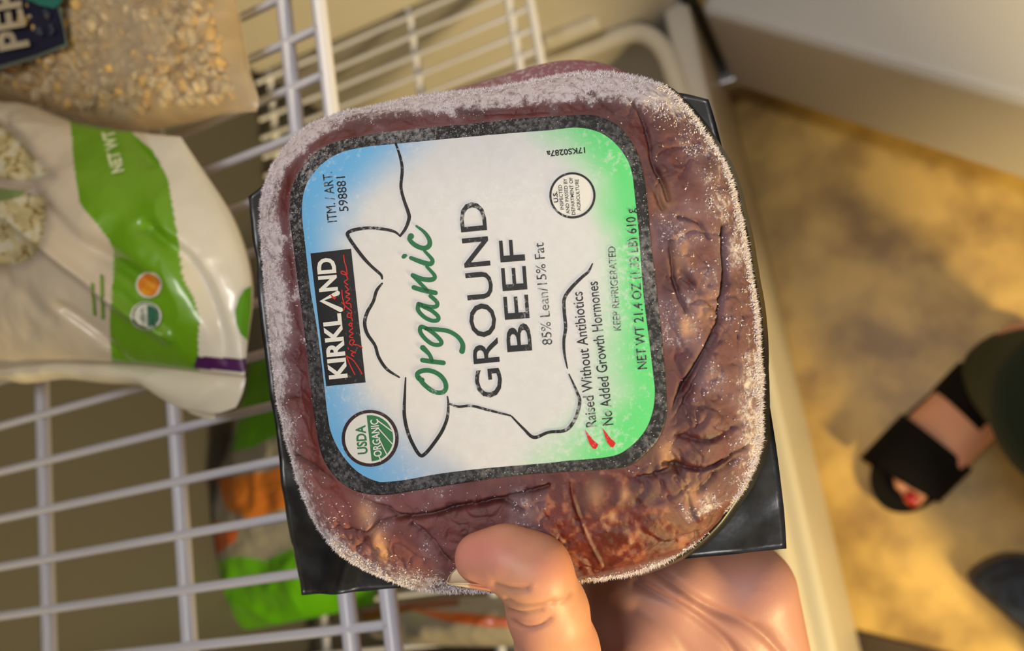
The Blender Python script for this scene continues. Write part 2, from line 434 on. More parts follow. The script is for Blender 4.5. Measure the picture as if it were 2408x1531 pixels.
def floret(poly, seed):
    global c
    m_ = inpoly(pr, poly) & sheet
    q = pr * 0.045
    v = fbm(p3(q[:, 0], q[:, 1]), 4, seed); rid = np.abs(2 * fbm(p3(q[:, 0] * 0.8, q[:, 1] * 0.8), 3, seed + 3) - 1)
    base = lin(222, 208, 160) * (0.55 + 0.75 * v)[:, None]
    base = np.where((rid < 0.07)[:, None], lin(140, 112, 52), base)
    base = np.where((v > 0.62)[:, None], lin(226, 222, 196), base)
    ed = dist_poly(pr, list(poly) + [poly[0]]) + 10 * (v - 0.5)
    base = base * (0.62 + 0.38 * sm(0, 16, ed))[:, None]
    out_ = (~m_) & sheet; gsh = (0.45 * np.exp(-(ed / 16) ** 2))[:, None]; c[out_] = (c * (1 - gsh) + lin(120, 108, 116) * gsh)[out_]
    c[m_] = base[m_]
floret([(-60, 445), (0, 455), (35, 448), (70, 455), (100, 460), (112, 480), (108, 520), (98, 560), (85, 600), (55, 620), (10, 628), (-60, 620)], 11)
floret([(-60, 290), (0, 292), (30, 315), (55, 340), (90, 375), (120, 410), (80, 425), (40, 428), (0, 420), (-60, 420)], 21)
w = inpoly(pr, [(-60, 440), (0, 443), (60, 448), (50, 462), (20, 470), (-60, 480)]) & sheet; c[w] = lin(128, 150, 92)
M_bag = mat('printed_bag_film', rough=0.32, coat=0.35, vcol='Col', bump=(120, 0.05, 0.001))
fb = empty('cauliflower_bag', (-0.0 + V[:, 0].mean(), V[:, 1].mean(), 0.995), 'white and green printed bag of cauliflower florets on the upper wire shelf', 'food bag', 'frozen vegetable bags')
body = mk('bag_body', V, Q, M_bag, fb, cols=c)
# gathered end seam, folded over
edge_in = [(-280, 876), (-120, 873), (0, 866), (150, 850), (300, 853), (400, 864), (470, 872), (578, 886)]
edge_out = [(-280, 905), (-150, 895), (0, 893), (60, 902), (150, 892), (250, 902), (335, 908), (380, 938), (430, 962), (500, 974), (555, 958)]
S2 = coons(edge_in, [(578, 886), (570, 925), (555, 958)], edge_out, [(-280, 876), (-280, 905)], 200, 30)
V2, Q2, up2 = pillow(S2, 1.030, 0.010, 0.006, 0.003, 31)
mk('end_seam', V2, Q2, mat('cream_film', lin(238, 230, 208), 0.35, coat=0.3), fb)
S3 = coons([(400, 930), (450, 955), (505, 968)], [(505, 968), (506, 978), (503, 988)], [(420, 945), (455, 975), (503, 988)], [(400, 930), (408, 938), (420, 945)], 20, 10)
V3, Q3, _ = pillow(S3, 1.022, 0.003, 0.003, 0.001, 35)
mk('loose_film_tip', V3, Q3, bpy.data.materials['cream_film'], fb)
def on_bag(name, P, Fs, m, parent, up, off=0.0012, label=None):
    W = px_on_bag(up, P); d = EYE - W; d /= np.linalg.norm(d, axis=1)[:, None]
    o = mk(name, W + d * off, Fs, m, parent, smooth=False)
    if label: o['label'] = label
    return o
M_pale = mat('pale_print', lin(222, 236, 180), 0.5); M_seal = mat('white_print', lin(232, 232, 220), 0.5)
M_oj = mat('orange_print', lin(232, 140, 40), 0.5, noise=(160, lin(236, 178, 40), 0.45, 0.6)); M_dg = mat('dark_green_print', lin(38, 104, 78), 0.5)
M_lg = mat('mid_green_print', lin(130, 168, 70), 0.5)
on_bag('lettering', *text_px('NET WT', (291, 402), (266, 305), 27, 0.05), M_pale, body, upA)
on_bag('seal', *disc_px((350, 670), 31), M_seal, body, upA, 0.0010); on_bag('seal', *disc_px((350, 670), 26), M_oj, body, upA, 0.0016, 'orange round print')
on_bag('seal', *disc_px((343, 743), 37, sq=0.9), M_seal, body, upA, 0.0010)
on_bag('seal', *ring_px((343, 743), 29, 31.5), M_dg, body, upA, 0.0014)
a = np.linspace(-math.pi / 2, math.pi / 2, 20)
on_bag('seal', np.column_stack([346 + 25 * np.cos(a), 743 + 25 * np.sin(a)]), [list(range(20))], M_dg, body, upA, 0.0016, 'green half of the round seal')
on_bag('lettering', *text_px('USDA', (341, 762), (337, 724), 9, 0.02), M_dg, body, upA, 0.002)
for (p0, p1) in (((222, 740), (216, 668)), ((241, 748), (238, 648))):
    on_bag('printed_line', *stroke_px([p0, (0.5 * (p0[0] + p1[0]), 0.5 * (p0[1] + p1[1])), p1], 7), M_lg, body, upA)
w_ = [(592, 672), (575, 682), (562, 700), (554, 730), (556, 760), (566, 785), (580, 800), (583, 790), (590, 735)]
on_bag('leaf_mark', np.array(w_), [list(range(len(w_)))], mat('leaf_print', lin(96, 160, 26), 0.45), body, upA, 0.0012)

# --- clear bag of riced cauliflower with a navy label
top = [(-280, -260), (-100, -260), (100, -260), (300, -255), (535, -250)]
right = [(535, -250), (548, -120), (560, 0), (572, 60), (590, 170), (608, 230), (604, 262)]
bottom = [(-280, 200), (-120, 217), (0, 238), (70, 245), (170, 284), (250, 302), (330, 312), (425, 296), (530, 270), (604, 262)]
left = [(-280, -260), (-290, -20), (-280, 200)]
S = coons(top, right, bottom, left, 130, 90)
V, Q, upB = pillow(S, 1.022, 0.034, 0.022, 0.004, 51)
rb = empty('riced_cauliflower_bag', (V[:, 0].mean(), V[:, 1].mean(), 0.995), 'clear bag of beige riced cauliflower with a navy label on the upper shelf', 'food bag', 'frozen vegetable bags')
ctr = V.mean(0); Vi = V.copy(); Vi[:, 2] -= 0.004; Vi[:, :2] = ctr[:2] + (Vi[:, :2] - ctr[:2]) * 0.965
n = fbm(Vi * 70, 3, 61); n2 = fbm(Vi * 18, 3, 66)
Vi[:len(V) // 2, 2] += 0.006 * (n[:len(V) // 2] - 0.5)
cc = lin(196, 168, 118) * (0.45 + 0.9 * n)[:, None]; cc = cc * (1 - 0.3 * sm(0.5, 0.65, n2))[:, None] + lin(205, 190, 170) * (0.3 * sm(0.5, 0.65, n2))[:, None]
M_rice = mat('riced_cauliflower', rough=0.7, vcol='Col')
mk('riced_cauliflower', Vi, Q, M_rice, rb, cols=cc)
# loose crumbs pressed against the film
import bmesh
bm = bmesh.new(); bmesh.ops.create_icosphere(bm, subdivisions=1, radius=1.0)
iv = np.array([v.co[:] for v in bm.verts]); jf = np.array([[v.index for v in f.verts] for f in bm.faces]); bm.free()
ui = Vi[:len(V) // 2].reshape(90, 130, 3)
NC = 2600
ii = rng.uniform(4, 85, NC); jj = rng.uniform(4, 125, NC)
pc = ui[ii.astype(int), jj.astype(int)] + rng.normal(0, 0.001, (NC, 3))
keep = to_px(pc)[:, 0] > -150; pc = pc[keep]; NC = len(pc)
sc = rng.uniform(0.0022, 0.0055, (NC, 1, 3))
bl = iv[None] * sc * (1 + 0.25 * rng.normal(size=(NC, len(iv), 1))) + pc[:, None]
crc = np.where(rng.random((NC, 1)) < 0.4, lin(222, 184, 116), lin(222, 200, 160)) * rng.uniform(0.8, 1.1, (NC, 1))
cr = mk('cauliflower_crumbs', bl.reshape(-1, 3), (jf[None] + (np.arange(NC) * len(iv))[:, None, None]).reshape(-1, 3), M_rice, rb, cols=np.repeat(crc, len(iv), 0)); cr['kind'] = 'stuff'
M_film = bpy.data.materials.new('clear_film'); M_film.use_nodes = True
nt = M_film.node_tree; nt.nodes.clear()
out = nt.nodes.new('ShaderNodeOutputMaterial'); mx = nt.nodes.new('ShaderNodeMixShader'); tr = nt.nodes.new('ShaderNodeBsdfTransparent'); gl = nt.nodes.new('ShaderNodeBsdfPrincipled')
gl.inputs['Base Color'].default_value = (0.66, 0.54, 0.38, 1); gl.inputs['Roughness'].default_value = 0.25
lw = nt.nodes.new('ShaderNodeTexNoise'); lw.inputs['Scale'].default_value = 18
mr = nt.nodes.new('ShaderNodeMapRange'); mr.inputs['From Min'].default_value = 0.45; mr.inputs['From Max'].default_value = 0.7; mr.inputs['To Min'].default_value = 0.22; mr.inputs['To Max'].default_value = 0.6
tc = nt.nodes.new('ShaderNodeTexCoord'); nt.links.new(tc.outputs['Object'], lw.inputs['Vector']); nt.links.new(lw.outputs['Fac'], mr.inputs['Value']); nt.links.new(mr.outputs['Result'], mx.inputs['Fac'])
nt.links.new(tr.outputs[0], mx.inputs[1]); nt.links.new(gl.outputs[0], mx.inputs[2]); nt.links.new(mx.outputs[0], out.inputs['Surface'])
film = mk('bag_film', V, Q, M_film, rb)
M_navy = mat('navy_label', lin(34, 36, 66), 0.45); M_teal = mat('teal_label', lin(28, 120, 112), 0.4); M_bord = mat('label_border', lin(120, 132, 124), 0.5)
lab = on_bag('label', np.array([(-200, 205), (0, 163), (80, 138), (160, 107), (150, 55), (141, 12), (130, -60), (-200, -60)]), [list(range(8))], M_bord, rb, upB, 0.0085)
on_bag('label_panel', np.array([(-200, 198), (0, 152), (80, 126), (151, 101), (142, 60), (132, 20), (122, -60), (-200, -60)]), [list(range(8))], M_navy, lab, upB, 0.0090)
on_bag('label_corner', np.array([(60, -40), (62, 0), (78, 5), (90, 12), (112, 16), (130, 20), (148, 0), (150, -40)]), [list(range(8))], M_teal, lab, upB, 0.0095)
on_bag('lettering', *text_px('PER', (67, 108), (38, -40), 66, 0.03), mat('cream_print', lin(214, 200, 172), 0.5), lab, upB, 0.0100)
for p_ in (((86, 72), (97, 80), (90, 66)), ((118, 60), (124, 72), (120, 78)), ((104, 26), (114, 34), (110, 40))):
    on_bag('printed_line', *stroke_px(p_, 8), mat('grey_print', lin(70, 78, 96), 0.5), lab, upB, 0.0100)

# --- bags on the lower shelf, seen through the wires
def lower_bag(name, top, right, bottom, left, z, base, paints, label, seed, th=0.05):
    S = coons(top, right, bottom, left, 130, 130)
    V, Q, up = pillow(S, z, th, 0.035, 0.006, seed)
    pr = to_px(V); c = np.tile(base, (len(V), 1))
    for poly, k in paints:
        m_ = inpoly(pr, poly) & (np.arange(len(V)) < len(V) // 2); c[m_] = k
    r = empty(name, (V[:, 0].mean(), V[:, 1].mean(), 0.578), label, 'food bag', 'frozen vegetable bags')
    mk('bag_body', V, Q, M_bag, r, cols=c)
    return r
gr = lin(92, 168, 16); org = lin(206, 120, 40); og2 = lin(200, 96, 46)
lower_bag('vegetable_bag', [(590, 855), (680, 830), (800, 815), (920, 800)], [(920, 800), (935, 1100), (880, 1420)], [(440, 1488), (560, 1484), (690, 1462), (800, 1440), (880, 1420)],
          [(590, 855), (560, 960), (540, 1060), (505, 1160), (470, 1290), (445, 1390), (440, 1488)], 0.665, lin(150, 148, 140),
          [([(545, 1062), (590, 850), (950, 800), (950, 960), (700, 1000), (600, 1050)], gr),
           ([(512, 1125), (640, 1105), (720, 1090), (720, 1180), (640, 1205), (590, 1225), (530, 1195)], org),
           ([(470, 1325), (505, 1225), (560, 1240), (555, 1270), (500, 1310)], og2),
           ([(440, 1500), (452, 1345), (480, 1325), (560, 1308), (625, 1318), (690, 1288), (900, 1240), (900, 1500)], gr)],
          'green and orange printed vegetable bag on the lower wire shelf', 71)
lower_bag('snack_bag', [(850, 1440), (960, 1415), (1090, 1405), (1270, 1400)], [(1270, 1400), (1300, 1450), (1310, 1520)], [(880, 1500), (1000, 1515), (1150, 1520), (1310, 1520)],
          [(850, 1440), (855, 1470), (880, 1500)], 0.66, lin(150, 142, 128),
          [([(840, 1400), (1000, 1408), (1080, 1400), (1080, 1425), (960, 1438), (840, 1470)], lin(120, 52, 26)), ([(960, 1432), (1080, 1440), (1180, 1452), (1290, 1452), (1290, 1478), (1150, 1474), (1050, 1462)], lin(186, 88, 32))],
          'beige bag with rust orange stripes at the front of the lower shelf', 81, 0.03)

# ------------------------------------------------------------------ the meat pack
RP = np.array([[0.9673, 0.1464, 0.2069], [-0.1599, 0.9859, 0.0499], [-0.1967, -0.0814, 0.9771]])
TP = np.array([-0.0065, 0.0111, 0.2829]); NP = -RP[:, 2]
def pk2w(x, y, h):
    """pack frame (x right, y up across the tray, h out of the tray) -> world"""
    x, y, h = np.broadcast_arrays(np.asarray(x, float), np.asarray(y, float), np.asarray(h, float))
    return cam2w(TP + h[..., None] * NP + x[..., None] * RP[:, 0] - y[..., None] * RP[:, 1])
C0 = np.array([0.010, 0.004]); Z0, HD, PN, PM = 0.007, 0.026, 5.0, 2.0
RK = [0.0787, 0.0789, 0.07988, 0.08155, 0.0833, 0.08593, 0.08849, 0.09008, 0.09226, 0.09439, 0.09615, 0.09543, 0.09398, 0.09205, 0.08984, 0.08806, 0.08616, 0.08556, 0.0863, 0.08764, 0.08932, 0.09147, 0.09421, 0.09784, 0.10206, 0.10598, 0.10769, 0.10773, 0.10603, 0.10228, 0.09781, 0.09388, 0.09098, 0.08858, 0.08713, 0.08627, 0.08604, 0.08629, 0.08667, 0.0874, 0.08845, 0.09012, 0.09204, 0.09371, 0.09425, 0.09347, 0.09207, 0.0905, 0.08904, 0.08672, 0.08454, 0.08305, 0.08188, 0.081, 0.08054, 0.08061, 0.08129, 0.08269, 0.08425, 0.08533, 0.08639, 0.08706, 0.08702, 0.08649, 0.08635, 0.08582, 0.08485, 0.08215, 0.08046, 0.07921, 0.07882, 0.07861]
TK = np.arange(72) * 2 * np.pi / 72
def Rb(th): return np.interp(np.mod(th, 2 * np.pi), TK, RK, period=2 * np.pi)
def dome_h(x, y):
    dx, dy = x - C0[0], y - C0[1]; rho = np.hypot(dx, dy) / Rb(np.arctan2(dy, dx))
    return Z0 + HD * np.maximum(0, 1 - np.minimum(rho, 1) ** PN) ** (1 / PM)
def px2pk(pts):
    """pixels -> (x, y) on the dome in the pack frame"""
    pts = np.atleast_2d(np.asarray(pts, float)); h = np.full(len(pts), 0.03)
    d = np.column_stack([(pts[:, 0] - CX) / F, (pts[:, 1] - CY) / F, np.ones(len(pts))])
    for _ in range(12):
        o = TP + h[:, None] * NP; s = (o @ NP) / (d @ NP); q = d * s[:, None] - o
        x, y = q @ RP[:, 0], -(q @ RP[:, 1]); h = 0.5 * h + 0.5 * dome_h(x, y)
    return np.column_stack([x, y])
lab_out = [(684, 470), (685, 527), (697, 617), (702, 660), (720, 795), (729, 874), (743, 991), (759, 1070), (790, 1121), (825, 1148), (857, 1159), (903, 1163), (973, 1153), (1066, 1138), (1184, 1121), (1270, 1112), (1380, 1106), (1440, 1102), (1484, 1092), (1518, 1066), (1552, 1026), (1567, 975), (1567, 932), (1560, 835), (1552, 750), (1540, 650), (1531, 575), (1521, 468), (1512, 405), (1500, 362), (1478, 324), (1449, 294), (1406, 275), (1364, 272), (1233, 280), (1116, 292), (966, 306), (883, 316), (800, 333), (750, 356), (717, 390), (695, 427)]
lab_in = [(713, 483), (714, 522), (720, 574), (732, 679), (745, 754), (759, 854), (774, 983), (786, 1030), (810, 1073), (845, 1110), (888, 1131), (916, 1132), (959, 1127), (1043, 1112), (1156, 1099), (1300, 1087), (1331, 1083), (1435, 1073), (1477, 1054), (1513, 1018), (1533, 975), (1540, 926), (1536, 878), (1526, 796), (1513, 690), (1503, 558), (1492, 451), (1487, 411), (1476, 378), (1452, 344), (1422, 319), (1388, 306), (1350, 302), (1294, 308), (1216, 314), (1100, 324), (933, 340), (863, 347), (811, 358), (771, 378), (737, 412), (719, 446)]
LO = px2pk(spline(lab_out, 6, True)); LI = px2pk(spline(lab_in, 6, True)); CL = LI.mean(0)
def polar(L):
    d = L - CL; a = np.arctan2(d[:, 1], d[:, 0]); r = np.hypot(*d.T); o = np.argsort(a); a, r = a[o], r[o]
    return lambda th: np.interp(th, a, r, period=2 * np.pi)
rLO, rLI = polar(LO), polar(LI)
def rho_lab(x, y, fn=None):
    d0, d1 = x - CL[0], y - CL[1]; return np.hypot(d0, d1) / (fn or rLO)(np.arctan2(d1, d0))

# creases of the shrink film (pixels): (line, depth in m, half width in px)
CRE = [([(700, 1075), (760, 1110), (830, 1160), (900, 1195), (960, 1213), (1030, 1205), (1110, 1185)], .0024, 9), ([(960, 1213), (905, 1225), (860, 1250), (800, 1235)], .0016, 8),
       ([(1120, 1185), (1200, 1165), (1290, 1140)], .0016, 7), ([(1130, 1180), (1180, 1172), (1230, 1195)], .0016, 9), ([(900, 1200), (880, 1250), (840, 1290)], .0012, 10), ([(975, 1230), (1020, 1270), (1060, 1310)], .0014, 9),
       ([(1487, 235), (1510, 280), (1525, 330), (1535, 380), (1560, 430), (1572, 470)], .0018, 7), ([(1480, 340), (1510, 400), (1545, 460), (1560, 490)], .0014, 8), ([(1595, 512), (1640, 525), (1660, 560)], .0014, 7),
       ([(1703, 530), (1700, 590), (1702, 650), (1690, 720), (1670, 790), (1640, 850), (1600, 920), (1580, 960)], .0026, 9), ([(1575, 575), (1585, 650), (1600, 700), (1615, 730)], .0015, 7), ([(1600, 640), (1650, 700), (1690, 750)], .0012, 12),
       ([(1560, 1090), (1640, 1100), (1700, 1080), (1760, 1055)], .0020, 8), ([(1590, 1020), (1660, 1030), (1730, 1000)], .0014, 12), ([(1590, 1090), (1610, 1150), (1630, 1210)], .0016, 10), ([(1640, 1150), (1680, 1110), (1740, 1080)], .0014, 10),
       ([(1555, 1010), (1600, 960), (1640, 880), (1680, 790)], .0012, 6), ([(1500, 1120), (1560, 1110), (1600, 1095)], .0012, 8),
       ([(1010, 265), (1100, 262), (1200, 268), (1300, 262)], .0012, 7), ([(1225, 215), (1232, 235), (1236, 250)], .0010, 5), ([(1350, 200), (1400, 230), (1440, 260)], .0012, 8),
       ([(690, 470), (700, 560), (712, 640)], .0014, 7), ([(718, 800), (735, 900), (748, 1000)], .0016, 7), ([(700, 400), (750, 345), (830, 315)], .0012, 8)]
RID = [([(1340, 1110), (1350, 1170), (1375, 1240), (1408, 1310), (1415, 1330)], .0007, 4), ([(1590, 1095), (1650, 1105), (1720, 1075)], .0012, 6), ([(900, 1290), (880, 1255), (870, 1245)], .0014, 14), ([(1600, 1120), (1612, 1160), (1640, 1215)], .0014, 8),
       ([(1580, 560), (1620, 640), (1660, 720), (1680, 770)], .0014, 14), ([(1500, 330), (1520, 370), (1540, 430)], .0012, 6), ([(930, 1200), (975, 1215), (1010, 1235)], .0012, 8), ([(1440, 1325), (1500, 1290), (1560, 1260)], .0008, 6)]
NA = 1080
rr_ = np.concatenate([np.linspace(0.0, 0.55, 12)[:-1], np.linspace(0.55, 0.9, 90)[:-1], 1 - (1 - np.linspace(0, 1, 72)) ** 2.0 * 0.1])
an = np.arange(NA) * 2 * np.pi / NA
RX = C0[0] + np.outer(rr_, Rb(an) * np.cos(an)); RY = C0[1] + np.outer(rr_, Rb(an) * np.sin(an))
RH = Z0 + HD * np.maximum(0, 1 - rr_ ** PN)[:, None] ** (1 / PM) + 0 * RX
wl = sm(1.0, 1.10, rho_lab(RX, RY)); we = 1 - 0.55 * sm(0.93, 1.0, rr_)[:, None]
PX = to_px(pk2w(RX, RY, RH))
disp = np.zeros_like(RX)
n1 = fbm(p3(RX * 90, RY * 90, RH * 90), 4, 101) - 0.5
n2 = np.abs(2 * fbm(p3(RX * 55, RY * 55, RH * 55), 3, 111) - 1)
n4 = np.abs(2 * fbm(p3(RX * 130 + 3 * n1, RY * 70 - 3 * n1, RH * 90), 3, 117) - 1)
disp += 0.0020 * n1 - 0.0006 * np.exp(-(n2 / 0.05) ** 2) - 0.0005 * np.exp(-(n4 / 0.06) ** 2)
n3 = fbm(p3(RX * 420, RY * 420, RH * 420), 3, 131) - 0.5
disp += 0.0007 * n3
cre = np.zeros_like(RX)
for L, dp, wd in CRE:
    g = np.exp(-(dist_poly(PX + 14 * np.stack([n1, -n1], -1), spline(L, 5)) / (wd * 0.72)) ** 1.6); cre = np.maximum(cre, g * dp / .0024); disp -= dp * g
for L, dp, wd in RID: disp += dp * np.exp(-(dist_poly(PX, spline(L, 5)) / wd) ** 2)
disp *= wl * we
# bulge of film and meat around the label
disp += 0.0018 * sm(1.02, 1.2, rho_lab(RX, RY)) * (1 - sm(0.80, 0.97, rr_))[:, None]
# move along the surface normal of the smooth dome
Pd = np.stack([RX, RY, RH], -1)
dr_ = np.gradient(Pd, axis=0); da_ = np.roll(Pd, -1, 1) - np.roll(Pd, 1, 1)
Nn = np.cross(dr_, da_); ln = np.linalg.norm(Nn, axis=-1, keepdims=True); Nn = np.where(ln > 1e-14, Nn / (ln + 1e-20), [0, 0, 1.0]); Nn = np.where(Nn[..., 2:3] < -0.05, -Nn, Nn)
Nn[0] = [0, 0, 1.0]
Pd = Pd + Nn * disp[..., None]
MW = pk2w(Pd[..., 0], Pd[..., 1], Pd[..., 2])
NWd = ((Nn[..., 2:3] * NP + Nn[..., 0:1] * RP[:, 0] - Nn[..., 1:2] * RP[:, 1]) @ M.T)
PX = to_px(MW)

# colour: ground beef under film, pale fat specks, frost
WET = [(1285, 1112), (1400, 1100), (1478, 1096), (1500, 1150), (1530, 1185), (1590, 1190), (1620, 1225), (1700, 1180), (1740, 1155), (1700, 1240), (1600, 1310), (1500, 1335), (1430, 1352), (1370, 1364), (1330, 1300), (1270, 1240)]
dw = dist_poly(PX, WET + [WET[0]]); wet = np.where(inpoly(PX, WET), sm(0, 14, dw), 0) 
q = PX / 1000.0
f1 = fbm(p3(q[..., 0] * 30, q[..., 1] * 30), 4, 141); f2 = fbm(p3(q[..., 0] * 9, q[..., 1] * 9), 3, 151); f3 = fbm(p3(q[..., 0] * 70, q[..., 1] * 70), 3, 161)
meat = lin(92, 42, 44) * (0.55 + 0.9 * f1)[..., None]
pur = sm(0.42, 0.62, f2) * (1 - wet); meat = meat * (1 - 0.8 * pur[..., None]) + lin(116, 76, 84) * 0.8 * pur[..., None]
redz = sm(0, 1, np.clip((PX[..., 1] - 850) / 350, 0, 1)) * sm(1300, 700, PX[..., 0])
meat = meat * (1 - 0.6 * redz[..., None]) + (lin(156, 82, 74) * (0.7 + 0.6 * f1)[..., None]) * 0.6 * redz[..., None]
wm = lin(100, 36, 27) * (0.35 + 1.1 * f1)[..., None]; fat = sm(0.52, 0.74, 0.55 * f3 + 0.45 * f1); wm = wm * (1 - 0.6 * fat[..., None]) + lin(176, 112, 82) * 0.6 * fat[..., None]
meat = meat * (1 - wet[..., None]) + wm * wet[..., None]
for (fx, fy, fr, k) in ((1615, 768, 16, 1), (895, 1285, 16, .8), (885, 1255, 14, .7), (862, 1206, 18, .8), (905, 1305, 12, .6), (1625, 1165, 20, .5), (1570, 1065, 22, .6), (1400, 1160, 20, .5), (1440, 1215, 9, .8), (1470, 1160, 12, .6), (1600, 600, 26, .45), (1560, 470, 26, .4), (1660, 730, 24, .45)):
    g = k * np.exp(-(((PX[..., 0] - fx) / fr) ** 2 + ((PX[..., 1] - fy) / (fr * 1.5)) ** 2)); meat = meat * (1 - g[..., None]) + lin(214, 158, 112) * g[..., None]
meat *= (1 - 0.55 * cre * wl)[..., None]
rimf = sm(0.80, 0.97, rr_)[:, None] + 0 * RX
side = np.maximum(sm(900, 640, PX[..., 0]), sm(330, 220, PX[..., 1] - 0.02 * (1200 - PX[..., 0])))          # rime is thick at the far edges
bl = sm(1180, 1300, PX[..., 1]) * sm(1350, 1000, PX[..., 0])
frost = 0.20 + 0.55 * rimf * np.maximum(side, 0.55) + 0.45 * bl * sm(0.8, 0.95, rr_)[:, None] + 0.35 * (f2 - 0.5) + 0.42 * side
frost += 0.25 * sm(0.5, 0.64, f2) 
topb = sm(300, 230, PX[..., 1]) * sm(900, 1000, PX[..., 0]); frost += 0.2 * topb
red_left = np.exp(-(((PX[..., 0] - 700) / 50) ** 2 + ((PX[..., 1] - 930) / 150) ** 2)); frost -= 0.5 * red_left
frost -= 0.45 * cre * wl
grv = np.exp(-((rho_lab(RX, RY) - 1.045) / 0.035) ** 2) * np.maximum(sm(860, 700, PX[..., 0]), sm(360, 300, PX[..., 1])) * sm(0.25, 0.5, f1)
frost -= 0.75 * grv; meat = meat * (1 - 0.6 * grv[..., None]) + lin(92, 28, 32) * 0.6 * grv[..., None]
frost = np.clip(frost, 0.03, 1) * (1 - 0.97 * wet)
lift = rr_[:, None] > 0.992; frost = np.where(lift & (wet < .5), np.maximum(frost, 0.75), frost)

M_meat = bpy.data.materials.new('frosted_ground_beef'); M_meat.use_nodes = True
nt = M_meat.node_tree; b = nt.nodes['Principled BSDF']; Nd = nt.nodes.new; Lk = nt.links.new
ac = Nd('ShaderNodeAttribute'); ac.attribute_name = 'Col'; af = Nd('ShaderNodeAttribute'); af.attribute_name = 'frost'
tc = Nd('ShaderNodeTexCoord'); nz = Nd('ShaderNodeTexNoise'); nz.inputs['Scale'].default_value = 420; nz.inputs['Detail'].default_value = 8; nz.inputs['Roughness'].default_value = 0.75
Lk(tc.outputs['Object'], nz.inputs['Vector'])
def mth(op, a, b_=None, clamp=False):
    m_ = Nd('ShaderNodeMath'); m_.operation = op; m_.use_clamp = clamp
    for i, v in enumerate((a, b_)):
        if v is None: continue
        if isinstance(v, (int, float)): m_.inputs[i].default_value = v
        else: Lk(v, m_.inputs[i])
    return m_.outputs[0]
thr = mth('SUBTRACT', 0.76, mth('MULTIPLY', af.outputs['Fac'], 0.46))
fac = mth('MULTIPLY', mth('SUBTRACT', nz.outputs['Fac'], thr), 5.0, True)
fac = mth('MULTIPLY', fac, 0.9)
fac = mth('MAXIMUM', fac, mth('MULTIPLY', af.outputs['Fac'], 0.17))
mxc = Nd('ShaderNodeMix'); mxc.data_type = 'RGBA'; Lk(fac, mxc.inputs['Factor']); Lk(ac.outputs['Color'], mxc.inputs['A']); mxc.inputs['B'].default_value = (*lin(222, 212, 216), 1)
Lk(mxc.outputs['Result'], b.inputs['Base Color'])
rg = Nd('ShaderNodeMapRange'); rg.inputs['To Min'].default_value = 0.16; rg.inputs['To Max'].default_value = 0.8; rg.inputs['From Max'].default_value = 0.24; Lk(af.outputs['Fac'], rg.inputs['Value']); Lk(rg.outputs['Result'], b.inputs['Roughness'])
bp = Nd('ShaderNodeBump'); bp.inputs['Strength'].default_value = 0.6; bp.inputs['Distance'].default_value = 0.0006
Lk(nz.outputs['Fac'], bp.inputs['Height']); Lk(bp.outputs['Normal'], b.inputs['Normal'])
b.inputs['Specular IOR Level'].default_value = 0.6

mp = empty('ground_beef_pack', pk2w(0, 0, 0), 'frosty vacuum pack of ground beef with blue and green label, held up in front', 'meat pack', 'ground beef packs')
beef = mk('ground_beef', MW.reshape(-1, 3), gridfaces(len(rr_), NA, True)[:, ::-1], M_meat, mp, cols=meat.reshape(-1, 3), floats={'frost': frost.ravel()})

# tray: glossy black sheet behind, with a raised rim around the meat
M_tray = mat('black_tray_plastic', lin(26, 27, 30), 0.34, spec=0.5, coat=0.15, noise=(60, lin(52, 54, 58), 0.5, 0.72), bump=(45, 0.25, 0.004))
gx = np.linspace(-1, 1, 90); gy = np.linspace(-1, 1, 80)
TX, TY = np.meshgrid(gx, gy, indexing='ij')
tx = TX * 0.0859; ty = TY * 0.075 + 0.012 * np.maximum(0, TY) ** 3 * (1 - TX ** 4)
tx = tx + 0.0025 * (TX > 0) * TX ** 3 * (1 - TY ** 4)
dx, dy = tx - C0[0], ty - C0[1]; rt = np.hypot(dx, dy) / Rb(np.arctan2(dy, dx))
hz = (fbm(p3(tx * 60, ty * 60), 3, 201) - 0.5) * 0.004 * sm(1.0, 1.15, rt) - 0.0015
hz += -0.004 * np.exp(-(((TX + 1) / 0.25) ** 2 + ((TY + 1) / 0.3) ** 2))
fold = np.abs(((TX + 0.72) * 0.9 + (TY + 0.8) * -0.45)); hz += 0.003 * np.exp(-(fold / 0.05) ** 2) * sm(-0.3, -0.9, TY) * sm(-0.4, -0.7, TX)
hz -= 0.002 * np.maximum(0, TY) ** 2
t1 = pk2w(tx, ty, hz).reshape(-1, 3); t2 = pk2w(tx, ty, hz - 0.0007).reshape(-1, 3)
Qg = gridfaces(90, 80)
rim = [i * 80 for i in range(90)] + [89 * 80 + j for j in range(1, 80)] + [i * 80 + 79 for i in range(88, -1, -1)] + [j for j in range(78, 0, -1)]
nt_ = len(t1); sidef = [[rim[k], rim[(k + 1) % len(rim)], nt_ + rim[(k + 1) % len(rim)], nt_ + rim[k]] for k in range(len(rim))]
mk('tray_sheet', np.concatenate([t1, t2]), Qg.tolist() + (Qg[:, ::-1] + nt_).tolist() + sidef, M_tray, mp)
prof = [(1.0, 0.0085), (1.012, 0.0080), (1.022, 0.0055), (1.030, 0.0020), (1.045, -0.0012), (0.97, -0.002), (0.97, 0.0065)]
ra = np.arange(240) * 2 * np.pi / 240
RV = np.concatenate([pk2w(C0[0] + k * Rb(ra) * np.cos(ra), C0[1] + k * Rb(ra) * np.sin(ra), h + 0 * ra) for k, h in prof])
Qr = gridfaces(len(prof), 240, True).tolist() + [[(len(prof) - 1) * 240 + j, j, (j + 1) % 240, (len(prof) - 1) * 240 + (j + 1) % 240] for j in range(240)]
mk('tray_rim', RV, Qr, mat('tray_rim_plastic', lin(24, 24, 25), 0.4), mp)

